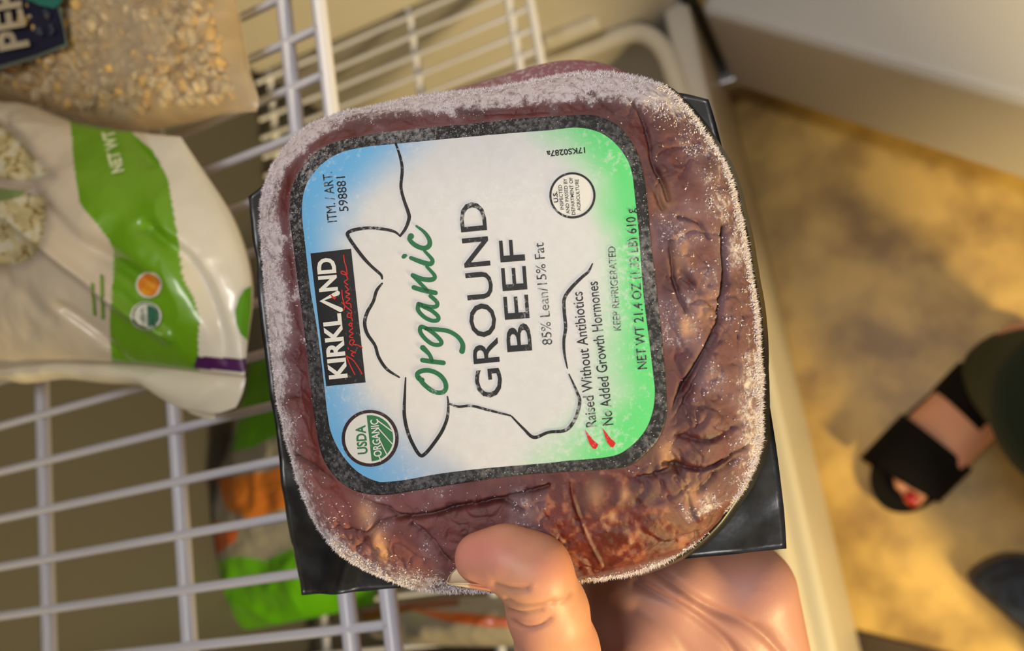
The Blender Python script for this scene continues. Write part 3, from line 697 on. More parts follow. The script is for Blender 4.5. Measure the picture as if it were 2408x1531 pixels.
# --- label
def lab_w(P2, off): return pk2w(P2[:, 0], P2[:, 1], dome_h(P2[:, 0], P2[:, 1]) + off)
def frosty(name, colour, lo=0.52, hi=0.66, amount=0.8, scale=700, rough=0.55, vcol=None, frostcol=lin(205, 205, 208), att=None):
    m = bpy.data.materials.new(name); m.use_nodes = True; nt = m.node_tree; b = nt.nodes['Principled BSDF']
    tc = nt.nodes.new('ShaderNodeTexCoord'); n = nt.nodes.new('ShaderNodeTexNoise'); n.inputs['Scale'].default_value = scale; n.inputs['Detail'].default_value = 6; n.inputs['Roughness'].default_value = 0.7
    n2 = nt.nodes.new('ShaderNodeTexNoise'); n2.inputs['Scale'].default_value = 45; n2.inputs['Detail'].default_value = 3
    nt.links.new(tc.outputs['Object'], n.inputs['Vector']); nt.links.new(tc.outputs['Object'], n2.inputs['Vector'])
    ad = nt.nodes.new('ShaderNodeMath'); ad.operation = 'MULTIPLY_ADD'; ad.inputs[1].default_value = 0.5
    nt.links.new(n2.outputs['Fac'], ad.inputs[0])
    sb = nt.nodes.new('ShaderNodeMath'); sb.operation = 'ADD'; sb.inputs[1].default_value = -0.25; nt.links.new(n.outputs['Fac'], sb.inputs[0]); nt.links.new(sb.outputs[0], ad.inputs[2])
    r = nt.nodes.new('ShaderNodeMapRange'); r.inputs['From Min'].default_value = lo; r.inputs['From Max'].default_value = hi; r.inputs['To Max'].default_value = amount; nt.links.new(ad.outputs[0], r.inputs['Value'])
    fo = r.outputs['Result']
    if att:
        a2 = nt.nodes.new('ShaderNodeAttribute'); a2.attribute_name = att
        ml = nt.nodes.new('ShaderNodeMath'); ml.operation = 'MULTIPLY'; nt.links.new(fo, ml.inputs[0]); nt.links.new(a2.outputs['Fac'], ml.inputs[1]); fo = ml.outputs[0]
    mx = nt.nodes.new('ShaderNodeMix'); mx.data_type = 'RGBA'; nt.links.new(fo, mx.inputs['Factor'])
    if vcol:
        a = nt.nodes.new('ShaderNodeAttribute'); a.attribute_name = vcol; nt.links.new(a.outputs['Color'], mx.inputs['A'])
    else: mx.inputs['A'].default_value = (*colour, 1)
    mx.inputs['B'].default_value = (*frostcol, 1); nt.links.new(mx.outputs['Result'], b.inputs['Base Color'])
    b.inputs['Roughness'].default_value = rough; b.inputs['Specular IOR Level'].default_value = 0.3
    bp = nt.nodes.new('ShaderNodeBump'); bp.inputs['Strength'].default_value = 0.25; bp.inputs['Distance'].default_value = 0.0004; nt.links.new(n2.outputs['Fac'], bp.inputs['Height']); nt.links.new(bp.outputs['Normal'], b.inputs['Normal'])
    return m
na = 360; ta = np.arange(na) * 2 * np.pi / na - np.pi
def ringpts(k, fn): return np.column_stack([CL[0] + k * fn(ta) * np.cos(ta), CL[1] + k * fn(ta) * np.sin(ta)])
# black border, a little thick, from the printed face out to the cut edge
bor = [ringpts(0.97, rLI)]
for k in np.linspace(0, 1, 9): bor.append((1 - k) * ringpts(1.0, rLI) + k * ringpts(1.0, rLO))
bw = [lab_w(p, 0.0007) for p in bor] + [lab_w(ringpts(1.0, rLO), 0.0001)]
BP = to_px(np.concatenate(bw))
bf = 0.4 + 0.9 * sm(900, 700, BP[:, 0]) * sm(620, 470, BP[:, 1]) + 0.5 * sm(360, 300, BP[:, 1]) * sm(1250, 1100, BP[:, 0]) + 0.25 * sm(1480, 1540, BP[:, 0])
M_border = frosty('black_label_border', lin(40, 41, 44), 0.46, 0.68, 0.55, 620, att='frost')
lb = mk('label', np.concatenate(bw), gridfaces(len(bw), na, True)[:, ::-1], M_border, mp, floats={'frost': np.clip(bf, 0, 1.2)})
lb['label'] = 'black bordered label'
ks = np.concatenate([[0.0], np.linspace(0.02, 1.0, 90)])
LP = np.concatenate([ringpts(k, rLI) for k in ks])
LW = lab_w(LP, 0.0008); lp = to_px(LW)
nl = fbm(p3(lp[:, 0] * 0.012, lp[:, 1] * 0.012), 4, 301); nf = fbm(p3(lp[:, 0] * 0.06, lp[:, 1] * 0.06), 4, 311)
xl = np.interp(lp[:, 1], [340, 480, 700, 900, 1000, 1130], [850, 715, 735, 765, 780, 900]); xr = np.interp(lp[:, 1], [305, 420, 560, 800, 930, 1080], [1400, 1488, 1504, 1527, 1540, 1430])
dl = lp[:, 0] - xl + 40 * (nl - 0.5); drr = xr - lp[:, 0] + 60 * (nl - 0.5)
wb = np.interp(lp[:, 1], [330, 460, 600, 760, 900, 1020, 1120], [230, 200, 95, 60, 130, 210, 300]); wg = np.interp(lp[:, 1], [300, 420, 560, 700, 850, 1000, 1080], [210, 175, 120, 150, 190, 230, 260])
blue = np.clip(1 - dl / wb, 0, 1); blue = sm(0, 1, blue); blue *= np.where(lp[:, 1] > 1000, np.interp(lp[:, 0], [850, 1150], [1, 0.3]), 1)
grn = np.clip(1 - drr / wg, 0, 1); grn = sm(0, 1, grn)
lc = np.tile(lin(226, 226, 228), (len(LP), 1)) * (0.94 + 0.1 * nf)[:, None]
lc = lc * (1 - blue[:, None]) + lin(112, 190, 244) * blue[:, None]
lc = lc * (1 - grn[:, None]) + lin(104, 226, 134) * grn[:, None]
wc = np.exp(-(((lp[:, 0] - 920) / 160) ** 2 + ((lp[:, 1] - 780) / 190) ** 2)) * 0.4; lc = lc * (1 - wc[:, None]) + lin(236, 228, 214) * wc[:, None]
M_face = frosty('label_print', (0.8, 0.8, 0.8), 0.54, 0.72, 0.55, 520, 0.5, 'Col', lin(232, 236, 236))
lf = mk('label_face', LW, gridfaces(len(ks), na, True)[:, ::-1], M_face, lb, cols=lc)

M_ink = frosty('black_ink', lin(30, 30, 32), 0.56, 0.70, 0.7, 800); M_ink2 = frosty('frosted_black_ink', lin(40, 42, 44), 0.49, 0.66, 0.8, 700, frostcol=lin(200, 208, 206))
M_org = frosty('green_ink', lin(30, 112, 68), 0.58, 0.74, 0.6, 800); M_red = frosty('red_ink', lin(214, 40, 34), 0.62, 0.8, 0.5, 800)
M_wht = frosty('white_ink', lin(240, 238, 230), 0.7, 0.9, 0.3); M_blk = frosty('black_panel', lin(34, 34, 36), 0.6, 0.78, 0.45, 700); M_brn = frosty('dark_brown_ink', lin(58, 40, 40), 0.56, 0.72, 0.6, 800)
M_grn2 = frosty('seal_green_ink', lin(58, 128, 80), 0.62, 0.8, 0.5, 800)
def decal(name, parts, m, off):
    V, Fs = joinm(parts if isinstance(parts, list) else [parts])
    o = mk(name, lab_w(px2pk(V), off), Fs, m, lb, smooth=False); return o
T_ = text_px
o1, o2, o3 = 0.00095, 0.00105, 0.00115
# brand panel
bu, bv = np.meshgrid(np.linspace(0, 1, 9), np.linspace(0, 1, 25), indexing='ij')
bq_ = lambda u, v: ((1 - u) * (1 - v))[..., None] * np.array([733, 597.]) + (u * (1 - v))[..., None] * np.array([828, 586.]) + (u * v)[..., None] * np.array([862, 899.]) + ((1 - u) * v)[..., None] * np.array([770, 908.])
decal('brand_panel', (bq_(bu, bv).reshape(-1, 2), gridfaces(9, 25)), M_blk, o1)
decal('lettering', [T_('KIRKL', (819, 888), (803, 737), 40, .034), stroke_px([(804, 729), (760, 708), (797, 690)], [11, 11, 11], 1), T_('ND', (796, 684), (789, 606), 40, .034)], M_wht, o2)
decal('lettering', (np.array([(779, 691), (787, 698), (795, 700), (791, 706), (784, 701)], float), [[0, 1, 2, 3, 4]]), M_red, o3)
s = 180 / 766; zz = lambda pts: [(700 + x * s, 560 + y * s) for x, y in pts]
sig = [zz([(500, 1180), (528, 1250), (585, 1365)]), zz([(500, 1180), (560, 1215), (605, 1270), (657, 1358)]), zz([(575, 1185), (550, 1165), (580, 1140), (590, 1150), (545, 1125)]), zz([(518, 1100), (524, 1112)]),
       zz([(560, 1075), (532, 1055), (548, 1020), (580, 1030), (566, 1062), (610, 1070), (655, 1095)]), zz([(566, 1000), (530, 985), (568, 955), (530, 935), (565, 905)]), zz([(560, 890), (525, 868), (555, 850), (552, 880)]),
       zz([(560, 830), (552, 800), (510, 790), (520, 755), (550, 765), (545, 800), (552, 745)]), zz([(550, 730), (500, 690), (455, 645)]), zz([(470, 730), (484, 680), (462, 600), (456, 525)]), zz([(548, 700), (540, 660), (495, 650), (535, 610), (495, 590), (535, 565)]),
       zz([(530, 560), (490, 540), (520, 520), (488, 480)]), zz([(515, 470), (480, 440), (510, 420)]), zz([(512, 410), (500, 375), (455, 360), (452, 335), (485, 345), (508, 370), (500, 300), (482, 240), (474, 175)])]
decal('lettering', [stroke_px(p, 2.6, 5) for p in sig], M_red, o2)
# cow outline
cow = [([(933, 340), (943, 370), (948, 400), (945, 440), (951, 468), (962, 500), (964, 515), (956, 538), (943, 556)], [5, 6, 7, 7, 7, 8, 8, 7, 5]),
       ([(943, 556), (930, 546), (905, 540), (870, 537), (838, 541), (821, 548), (822, 558), (838, 582), (858, 608), (875, 626), (892, 641), (899, 648), (901, 656)], [4, 6, 7, 7, 8, 8, 8, 8, 8, 7, 7, 6, 4]),
       ([(901, 667), (888, 684), (880, 710), (866, 735), (860, 760), (866, 785), (884, 812), (893, 840), (912, 868), (941, 887)], [4, 7, 7, 8, 8, 8, 7, 7, 7, 4]),
       ([(956, 888), (954, 930), (953, 975), (961, 1015), (975, 1048), (990, 1070), (1002, 1066), (1020, 1045), (1042, 1012), (1054, 980), (1056, 950), (1054, 932)], [3, 6, 8, 8, 8, 8, 8, 8, 8, 7, 5, 3]),
       ([(1058, 949), (1080, 956), (1110, 954), (1150, 964), (1202, 977)], [4, 6, 6, 6, 4]),
       ([(1205, 979), (1233, 1008), (1257, 1028), (1291, 1016), (1331, 1011), (1353, 985), (1364, 946), (1357, 920), (1339, 880)], [4, 6, 8, 7, 8, 8, 8, 6, 3]),
       ([(1335, 866), (1328, 830), (1327, 800), (1331, 770), (1328, 735), (1328, 703), (1344, 678), (1370, 652), (1384, 640), (1394, 621)], [3, 6, 7, 8, 8, 8, 8, 7, 6, 3])]
decal('cow_outline', [stroke_px(p, w, 6) for p, w in cow], M_ink, o1)
# Organic, brush script
s2 = 170 / 566; zo = lambda pts: [(950 + x * s2, 500 + y * s2) for x, y in pts]
ogc = [(zo([(150, 1308), (122, 1298), (112, 1262), (150, 1238), (215, 1238), (285, 1270), (328, 1325), (333, 1378), (300, 1408), (235, 1398), (165, 1345), (125, 1290)]), 10.5),
       (zo([(152, 1155), (220, 1165), (315, 1176)]), 11), (zo([(225, 1160), (205, 1110), (155, 1058)]), [9, 9, 13]),
       (zo([(178, 905), (140, 895), (135, 935), (175, 990), (230, 1030), (285, 1034), (298, 1008), (250, 955), (185, 908)]), 9.5), (zo([(180, 910), (260, 915), (350, 928), (425, 970), (465, 1030), (460, 1085)]), [9, 10, 10, 10, 11, 13]),
       (zo([(120, 718), (118, 765), (165, 818), (225, 846), (270, 842), (272, 812), (225, 770), (170, 742), (118, 716), (200, 738), (258, 736), (264, 702), (215, 655)]), 9.5),
       (zo([(85, 588), (150, 608), (252, 630)]), 11), (zo([(190, 612), (140, 560), (76, 495)]), 8.5), (zo([(76, 493), (150, 522), (225, 526), (246, 495), (185, 425)]), [10, 11, 11, 9, 7]),
       (zo([(62, 358), (140, 388), (210, 404), (228, 372), (170, 305)]), [9, 11, 11, 9, 7]), (zo([(2, 350), (12, 342), (20, 338)]), [8, 10, 7]),
       (zo([(62, 188), (52, 215), (95, 258), (160, 282), (203, 262), (205, 215), (165, 155), (105, 110)]), [14, 10, 11, 11, 11, 10, 8, 5])]
decal('lettering', [stroke_px(p, w, 6) for p, w in ogc], M_org, o2)
decal('lettering', T_('GROUND', (1184, 932), (1140, 474), 60, .006), M_ink, o1)
decal('lettering', T_('BEEF', (1252, 824), (1232, 563), 57, .006), M_ink, o1)
decal('lettering', T_('85% Lean/15% Fat', (1300, 810), (1279, 571), 23, .0), M_ink2, o1)
decal('lettering', T_('Raised Without Antibiotics', (1404, 1002), (1370, 686), 25, .006), M_ink, o1)
decal('lettering', T_('No Added Growth Hormones', (1443, 998), (1406, 662), 25, .006), M_ink, o1)
decal('lettering', T_('KEEP REFRIGERATED', (1461, 777), (1447, 580), 17, .006), M_ink2, o1)
decal('lettering', T_('NET WT 21.4 OZ (1.33 LB) 610 g', (1522, 867), (1493, 491), 22, .008), M_ink2, o1)
decal('lettering', T_('ITM. / ART.', (795, 522), (783, 405), 22, .0), M_ink2, o1)
decal('lettering', T_('598881', (822, 497), (814, 416), 21, .0), M_ink, o1)
decal('lettering', T_('17KS0287a', (1376, 348), (1286, 357), 13, .02), M_ink, o1)
# inspection mark
decal('inspection_mark', disc_px((1347, 461), 51), M_wht, o1); decal('inspection_mark', ring_px((1347, 461), 49, 54), M_ink, o2)
decal('lettering', [T_('U.S.', (1314, 477), (1311, 452), 10, .03), T_('INSPECTED', (1327, 494), (1322, 436), 8, .01), T_('AND PASSED BY', (1341, 504), (1334, 421), 8, .01), T_('DEPARTMENT OF', (1354, 506), (1347, 419), 8, .01), T_('AGRICULTURE', (1367, 497), (1361, 423), 8, .01)], M_ink, o2)
# organic seal
decal('organic_seal', disc_px((873, 1030), 62), M_wht, o1); decal('organic_seal', ring_px((873, 1030), 59, 66.5), M_brn, o2)
a0 = math.atan2(975 - 1030, 865 - 873); a1 = math.atan2(1086 - 1030, 877 - 873); aa = np.linspace(a0, a1, 40)
decal('organic_seal', (np.column_stack([873 + 54 * np.cos(aa), 1030 + 54 * np.sin(aa)]), [list(range(40))]), M_grn2, o2)
decal('organic_seal', [stroke_px(p, 2.6, 2) for p in ([(893, 990), (907, 1000), (924, 1013)], [(894, 1008), (910, 1026), (927, 1045)], [(898, 1038), (905, 1053), (914, 1070)], [(893, 1070), (897, 1078), (898, 1084)])], M_wht, o3)
decal('lettering', T_('USDA', (867, 1066), (861, 999), 22, .025), M_grn2, o2)
decal('lettering', T_('ORGANIC', (901, 1072), (892, 985), 18, .02), M_wht, o3)
s3 = 400 / 1225
for ddx, ddy in ((0, 0), (125, -12)):
    pts = np.array([(1200 + (x + ddx) * s3, 600 + (y + ddy) * s3) for x, y in [(540, 1253), (565, 1285), (600, 1330), (635, 1360), (630, 1376), (616, 1395), (596, 1390), (572, 1355), (556, 1310)]])
    decal('check_mark', (pts, [list(range(9))]), M_red, o1)

# --- rime: tens of thousands of small ice needles standing on the film
M_rime = mat('rime_ice', lin(232, 224, 228), 0.55, sss=0.0)
flat = np.arange(MW.shape[0] * NA).reshape(MW.shape[0], NA)
cellw = np.zeros(MW.shape[:2]); rho2 = rho_lab(RX, RY)
dn1 = fbm(p3(q[..., 0] * 55, q[..., 1] * 55), 3, 401)
dens = np.clip(frost, 0, 1) ** 1.8 * (0.06 + 1.9 * sm(0.46, 0.66, dn1)) * (rho2 > 1.0) * (1 - wet)
rimz = sm(0.965, 0.99, rr_)[:, None] * (1 - wet); dens = dens + 2.2 * rimz * np.where(PX[..., 1] > 1320, 1.0, 1.0)
areaw = np.linalg.norm(np.cross(np.gradient(MW, axis=0), (np.roll(MW, -1, 1) - np.roll(MW, 1, 1)) / 2), axis=-1)
pw = (dens * areaw).ravel(); pw /= pw.sum()
NI = 42000
pick = rng.choice(len(pw), NI, p=pw)
bp_ = MW.reshape(-1, 3)[pick]; nn = NWd.reshape(-1, 3)[pick]; fr_ = frost.ravel()[pick]; rz = rimz.ravel()[pick]
def needles(bp_, nn, ln_, wd_, lean=0.5):
    K = len(bp_); d = nn + rng.normal(0, lean, (K, 3)); d /= np.linalg.norm(d, axis=1)[:, None]
    s_ = np.cross(d, rng.normal(size=(K, 3))); s_ /= np.linalg.norm(s_, axis=1)[:, None]; t_ = np.cross(d, s_)
    base = bp_ - d * 0.0002 + rng.normal(0, 0.00015, (K, 3))
    v = np.stack([base + s_ * wd_, base + (-0.5 * s_ + 0.87 * t_) * wd_, base + (-0.5 * s_ - 0.87 * t_) * wd_, base + d * ln_], 1)
    f_ = np.array([[0, 1, 3], [1, 2, 3], [2, 0, 3]])
    return v.reshape(-1, 3), (f_[None] + 4 * np.arange(K)[:, None, None]).reshape(-1, 3)
ln_ = (rng.uniform(0.00025, 0.0009, (NI, 1)) * (1 + 1.1 * rz[:, None])); wd_ = rng.uniform(0.00012, 0.00032, (NI, 1))
Vn, Fn = needles(bp_, nn, ln_, wd_, 0.55)
r1 = mk('rime', Vn, Fn, M_rime, mp, smooth=False); r1['kind'] = 'stuff'
# crystals strewn over the black border and a few on the printed face
NB = 5200
ba = rng.uniform(-np.pi, np.pi, NB); bk = rng.random(NB); bq = np.column_stack([CL[0] + ((1 - bk) * rLI(ba) + bk * rLO(ba)) * np.cos(ba), CL[1] + ((1 - bk) * rLI(ba) + bk * rLO(ba)) * np.sin(ba)])
Bw = lab_w(bq, 0.0007); Bp = to_px(Bw)
kp = rng.random(NB) < 0.2 + 0.8 * sm(950, 700, Bp[:, 0]) * sm(700, 470, Bp[:, 1]) + 0.5 * sm(360, 300, Bp[:, 1]) * (Bp[:, 0] < 1150) + 0.15 * (Bp[:, 0] > 1450)
Bw = Bw[kp]; K = len(Bw); NPw = NP @ M.T
Vn, Fn = needles(Bw, np.tile(NPw, (K, 1)), rng.uniform(0.00015, 0.0004, (K, 1)), rng.uniform(0.00007, 0.00018, (K, 1)), 0.7)
r2 = mk('rime', Vn, Fn, M_rime, mp, smooth=False); r2['kind'] = 'stuff'

# --- second pack held right behind the first
C2 = TP + np.array([0.0, -0.012, 0.050])
def pk2w2(x, y, h):
    x, y, h = np.broadcast_arrays(np.asarray(x, float), np.asarray(y, float), np.asarray(h, float))
    return cam2w(C2 + h[..., None] * NP + x[..., None] * RP[:, 0] - y[..., None] * RP[:, 1])
bump2 = np.array([(860, 262), (930, 243), (1000, 226), (1060, 212), (1110, 200), (1170, 182), (1220, 165), (1270, 152), (1310, 145), (1350, 143), (1390, 147), (1430, 158), (1465, 176), (1500, 200)], float)
a2 = np.arange(480) * 2 * np.pi / 480
r2b = 0.066 + 0 * a2
hh = 0.018
d_ = np.column_stack([(bump2[:, 0] - CX) / F, (bump2[:, 1] - CY) / F, np.ones(len(bump2))]); oo = C2 + hh * NP
qq = d_ * ((oo @ NP) / (d_ @ NP))[:, None] - oo; bx, by = qq @ RP[:, 0], -(qq @ RP[:, 1])
cc2 = np.array([0.028, 0.018]); ang = np.mod(np.arctan2(by - cc2[1], bx - cc2[0]), 2 * np.pi); rad = 1.06 * np.hypot(bx - cc2[0], by - cc2[1]); so = np.argsort(ang)
lo_, hi_ = ang[so][0], ang[so][-1]
r2b = np.where((a2 >= lo_) & (a2 <= hi_), np.interp(a2, ang[so], rad[so]), np.nan)
kn = ~np.isnan(r2b); extra = (np.array([0.0, 3.6, 4.2, 4.71, 5.2, 5.8]), np.array([0.056, 0.075, 0.072, 0.062, 0.066, 0.062]))
r2b = np.interp(a2, np.concatenate([a2[kn], extra[0]])[np.argsort(np.concatenate([a2[kn], extra[0]]))], np.concatenate([r2b[kn], extra[1]])[np.argsort(np.concatenate([a2[kn], extra[0]]))], period=2 * np.pi)
rs = np.concatenate([np.linspace(0, 0.7, 10)[:-1], 1 - (1 - np.linspace(0, 1, 60)) ** 2 * 0.3])
X2 = cc2[0] + np.outer(rs, r2b * np.cos(a2)); Y2 = cc2[1] + np.outer(rs, r2b * np.sin(a2)); H2 = 0.004 + 0.024 * np.maximum(0, 1 - rs ** 4)[:, None] ** 0.5 + 0 * X2
H2 = H2 + 0.0025 * (fbm(p3(X2 * 70, Y2 * 70), 4, 501) - 0.5) * (1 - sm(0.8, 1, rs))[:, None]
W2 = pk2w2(X2, Y2, H2)
f_ = fbm(W2 * 60, 4, 511); c2 = lin(140, 74, 86) * (0.7 + 0.6 * f_)[..., None]
m2 = empty('ground_beef_pack', pk2w2(0, 0, 0), 'second frosted ground beef pack peeking out above and behind the front pack', 'meat pack', 'ground beef packs')
mk('ground_beef', W2.reshape(-1, 3), gridfaces(len(rs), 480, True)[:, ::-1], M_meat, m2, cols=c2.reshape(-1, 3), floats={'frost': (0.55 + 0.7 * (fbm(W2 * 30, 3, 521) - 0.5)).ravel()})
tx2 = TX * 0.070 + 0.012; ty2 = TY * 0.055 + 0.004; hz2 = 0.002 + 0 * tx2
t1 = pk2w2(tx2, ty2, hz2).reshape(-1, 3); t2 = pk2w2(tx2, ty2, hz2 - 0.0008).reshape(-1, 3)
mk('tray_sheet', np.concatenate([t1, t2]), Qg.tolist() + (Qg[:, ::-1] + nt_).tolist() + sidef, M_tray, m2)

# ------------------------------------------------------------------ hand (camera frame: x right, y down, z away)
def pc_(px, py, d): return np.array([(px - CX) / F * d, (py - CY) / F * d, d])
step = 0.0017
glo = np.array([-0.055, -0.075, 0.205]); ghi = np.array([0.165, 0.235, 0.455])
dims = np.ceil((ghi - glo) / step).astype(int)
G = np.stack(np.meshgrid(*[glo[k] + step * np.arange(dims[k]) for k in range(3)], indexing='ij'), -1).astype(np.float32)
def pxr(r, d): return r / F * d
thumb = [((1128, 1312), 0.2435, 62), ((1190, 1312), 0.2415, 73), ((1256, 1345), 0.2405, 86), ((1288, 1438), 0.247, 92), ((1311, 1531), 0.256, 95), ((1340, 1660), 0.276, 104), ((1420, 1800), 0.305, 118)]
D = None
for (p0, d0, r0), (p1, d1, r1_) in zip(thumb[:-1], thumb[1:]):
    c_ = sdcone(G, pc_(*p0, d0), pc_(*p1, d1), pxr(r0, d0), pxr(r1_, d1)); D = c_ if D is None else smin(D, c_, 0.004)
E2 = None                                        # palm, heel and fingers behind the packs
palm = [((1590, 1375), .322, (1560, 1660), .345, .017, .022), ((1760, 1390), .325, (1790, 1640), .350, .019, .024), ((1490, 1520), .318, (1500, 1700), .335, .016, .022), ((1680, 1480), .330, (1660, 1800), .36, .020, .027), ((1440, 1385), .328, (1430, 1640), .330, .016, .019), ((1500, 1330), .338, (1700, 1330), .338, .014, .014)]
for p0, d0, p1, d1, ra_, rb_ in palm:
    c_ = sdcone(G, pc_(*p0, d0), pc_(*p1, d1), ra_, rb_); E2 = c_ if E2 is None else smin(E2, c_, 0.012)
fingers = [[((1500, 1400), .345, .0105), ((1420, 1150), .392, .0098), ((1400, 960), .405, .0088), ((1395, 850), .396, .0078)],
           [((1590, 1380), .345, .0110), ((1540, 1090), .398, .0102), ((1530, 880), .410, .0090), ((1520, 760), .400, .0080)],
           [((1690, 1370), .345, .0108), ((1650, 1100), .396, .0098), ((1640, 910), .408, .0088), ((1620, 800), .398, .0078)],
           [((1780, 1375), .340, .0096), ((1750, 1190), .385, .0086), ((1740, 1040), .398, .0076), ((1725, 950), .390, .0068)]]
for fg in fingers:
    for (p0, d0, r0), (p1, d1, r1_) in zip(fg[:-1], fg[1:]):
        E2 = smin(E2, sdcone(G, pc_(*p0, d0), pc_(*p1, d1), r0, r1_), 0.005)
for p0, d0, p1, d1, ra_, rb_ in [((1420, 1800), .305, (1560, 1980), .35, .020, .028), ((1580, 1720), .345, (1640, 2150), .40, .030, .029), ((1720, 1700), .36, (1740, 2150), .41, .026, .028)]:
    E2 = smin(E2, sdcone(G, pc_(*p0, d0), pc_(*p1, d1), ra_, rb_), 0.014)
D = smin(D, E2, 0.008)
HV, HF = surface_nets(D.astype(float), glo, step); del G, D, E2
me = bpy.data.meshes.new('tmp'); me.from_pydata(HV.tolist(), [], HF.tolist())
to = bpy.data.objects.new('tmp', me); col.objects.link(to)
s_ = to.modifiers.new('s', 'SMOOTH'); s_.iterations = 4; s_.factor = 0.5
u_ = to.modifiers.new('u', 'SUBSURF'); u_.levels = 1; u_.render_levels = 1
dg = bpy.context.evaluated_depsgraph_get(); dg.update()
ev = bpy.data.meshes.new_from_object(to.evaluated_get(dg))
nvv = len(ev.vertices); HV = np.empty(nvv * 3); ev.vertices.foreach_get('co', HV); HV = HV.reshape(-1, 3)
HN = np.empty(nvv * 3); ev.vertices.foreach_get('normal', HN); HN = HN.reshape(-1, 3)
HF = np.array([list(p.vertices) for p in ev.polygons])
bpy.data.objects.remove(to); bpy.data.meshes.remove(me); bpy.data.meshes.remove(ev)
ctr_t = pc_(1256, 1345, 0.2405)
hp = np.stack([CX + F * HV[:, 0] / HV[:, 2], CY + F * HV[:, 1] / HV[:, 2]], -1)
near = HV[:, 2] < 0.262
front = HN[:, 2] < 0.15
if (HN[(near), 2].mean()) > 0: HN = -HN; HF = HF[:, ::-1]; front = HN[:, 2] < 0.15
hd = np.zeros(nvv); hcr = np.zeros(nvv)
for L, dp, wd in [([(1192, 1410), (1225, 1424), (1265, 1424), (1300, 1415)], .0005, 6), ([(1196, 1435), (1230, 1442), (1275, 1435)], .0006, 5), ([(1205, 1462), (1235, 1476), (1270, 1472), (1295, 1455)], .0007, 5), ([(1300, 1420), (1330, 1410), (1345, 1395)], .0004, 6), ([(1165, 1375), (1200, 1385), (1240, 1385)], .0006, 8)]:
    g = np.exp(-(dist_poly(hp, spline(L, 5)) / wd) ** 2) * near * front; hd -= dp * g; hcr = np.maximum(hcr, g)
for L, dp, wd in [([(1480, 1300), (1600, 1385), (1660, 1425), (1740, 1460), (1800, 1500), (1840, 1540)], .0022, 11), ([(1500, 1372), (1590, 1420), (1640, 1450), (1700, 1500), (1730, 1540)], .0018, 11), ([(1500, 1430), (1560, 1470), (1620, 1540)], .0006, 18), ([(1780, 1470), (1830, 1500), (1870, 1540)], .0004, 12)]:
    g = np.exp(-(dist_poly(hp, spline(L, 5)) / wd) ** 2) * (~near) * front; hd -= dp * g; hcr = np.maximum(hcr, 0.6 * g)
hd += 0.0012 * np.exp(-(dist_poly(hp, spline([(1520, 1360), (1590, 1400), (1650, 1440), (1720, 1490), (1770, 1540)], 5)) / 14) ** 2) * (~near) * front
HV = HV + HN * hd[:, None]
hn = fbm(HV * 160, 4, 601); hn2 = fbm(HV * 45, 3, 611)
skin = np.tile(lin(214, 156, 124), (nvv, 1)) * (0.93 + 0.14 * hn)[:, None]
pink = lin(206, 126, 122)
tipm = np.exp(-(((hp[:, 0] - 1130) / 110) ** 2 + ((hp[:, 1] - 1300) / 60) ** 2)) * near * 0.75
tipm = np.maximum(tipm, np.exp(-(((hp[:, 0] - 1290) / 80) ** 2 + ((hp[:, 1] - 1330) / 70) ** 2)) * near * 0.45)
tipm = np.maximum(tipm, np.exp(-(((hp[:, 0] - 1780) / 80) ** 2 + ((hp[:, 1] - 1390) / 70) ** 2)) * (~near) * 0.75)
tipm = np.maximum(tipm, np.exp(-(((hp[:, 0] - 1480) / 70) ** 2 + ((hp[:, 1] - 1510) / 60) ** 2)) * (~near) * 0.6)
tipm = np.clip(np.maximum(tipm, 0.35 * sm(0.5, 0.65, hn2)), 0, 1)
skin = skin * (1 - tipm[:, None]) + pink * tipm[:, None]
palmc = (~near)[:, None] * 0.85; skin = skin * (1 - palmc) + lin(186, 136, 126) * palmc
skin *= (1 - 0.25 * hcr)[:, None]
M_skin = mat('skin', rough=0.48, spec=0.35, sss=0.12, vcol='Col', bump=(900, 0.12, 0.0004))
hw = cam2w(HV)
hand = finish(mk('hand', hw, HF, M_skin, None, cols=skin, origin=hw.mean(0)), 'bare left hand gripping the frozen beef pack, thumb bent over its edge', 'hand')
# thumb nail: curved plate along the far side of the last joint, reaching past the tip
ax0 = pc_(1184, 1318, 0.2425); ax1 = pc_(1122, 1318, 0.2440); axd = ax1 - ax0; La = np.linalg.norm(axd); axd /= La
dn_ = np.array([0.0, 0.96, 0.25]); dn_ -= axd * (dn_ @ axd); dn_ /= np.linalg.norm(dn_); sd_ = np.cross(axd, dn_)
us = np.linspace(-0.05, 2.25, 24); vs = np.linspace(-1.15, 1.15, 21)
NV_ = []; NC_ = []
for u in us:
    taper = 1.0 if u < 1.1 else math.sqrt(max(0.0, 1 - ((u - 1.1) / 1.17) ** 2)) * 0.97 + 0.03
    for v in vs:
        rr0 = 0.0097 - 0.0013 * u
        NV_.append(ax0 + axd * La * u + rr0 * (math.cos(v * taper * 0.95) * dn_ * 0.98 + math.sin(v * taper * 0.95) * sd_))
        fe = sm(1.12, 1.25, u)
        NC_.append(lin(226, 150, 118) * (1 - fe) + lin(240, 222, 190) * fe)
NV_ = np.array(NV_); NC_ = np.array(NC_)
cen = ax0 + axd * La * 0.6; nout = NV_ - cen; nout /= np.linalg.norm(nout, axis=1)[:, None]
Vt = np.concatenate([NV_, NV_ - nout * 0.0006]); Qn = gridfaces(24, 21)
r_ = [i * 21 for i in range(24)] + [23 * 21 + j for j in range(1, 21)] + [i * 21 + 20 for i in range(22, -1, -1)] + [j for j in range(19, 0, -1)]
Qs = [[r_[k], r_[(k + 1) % len(r_)], len(NV_) + r_[(k + 1) % len(r_)], len(NV_) + r_[k]] for k in range(len(r_))]
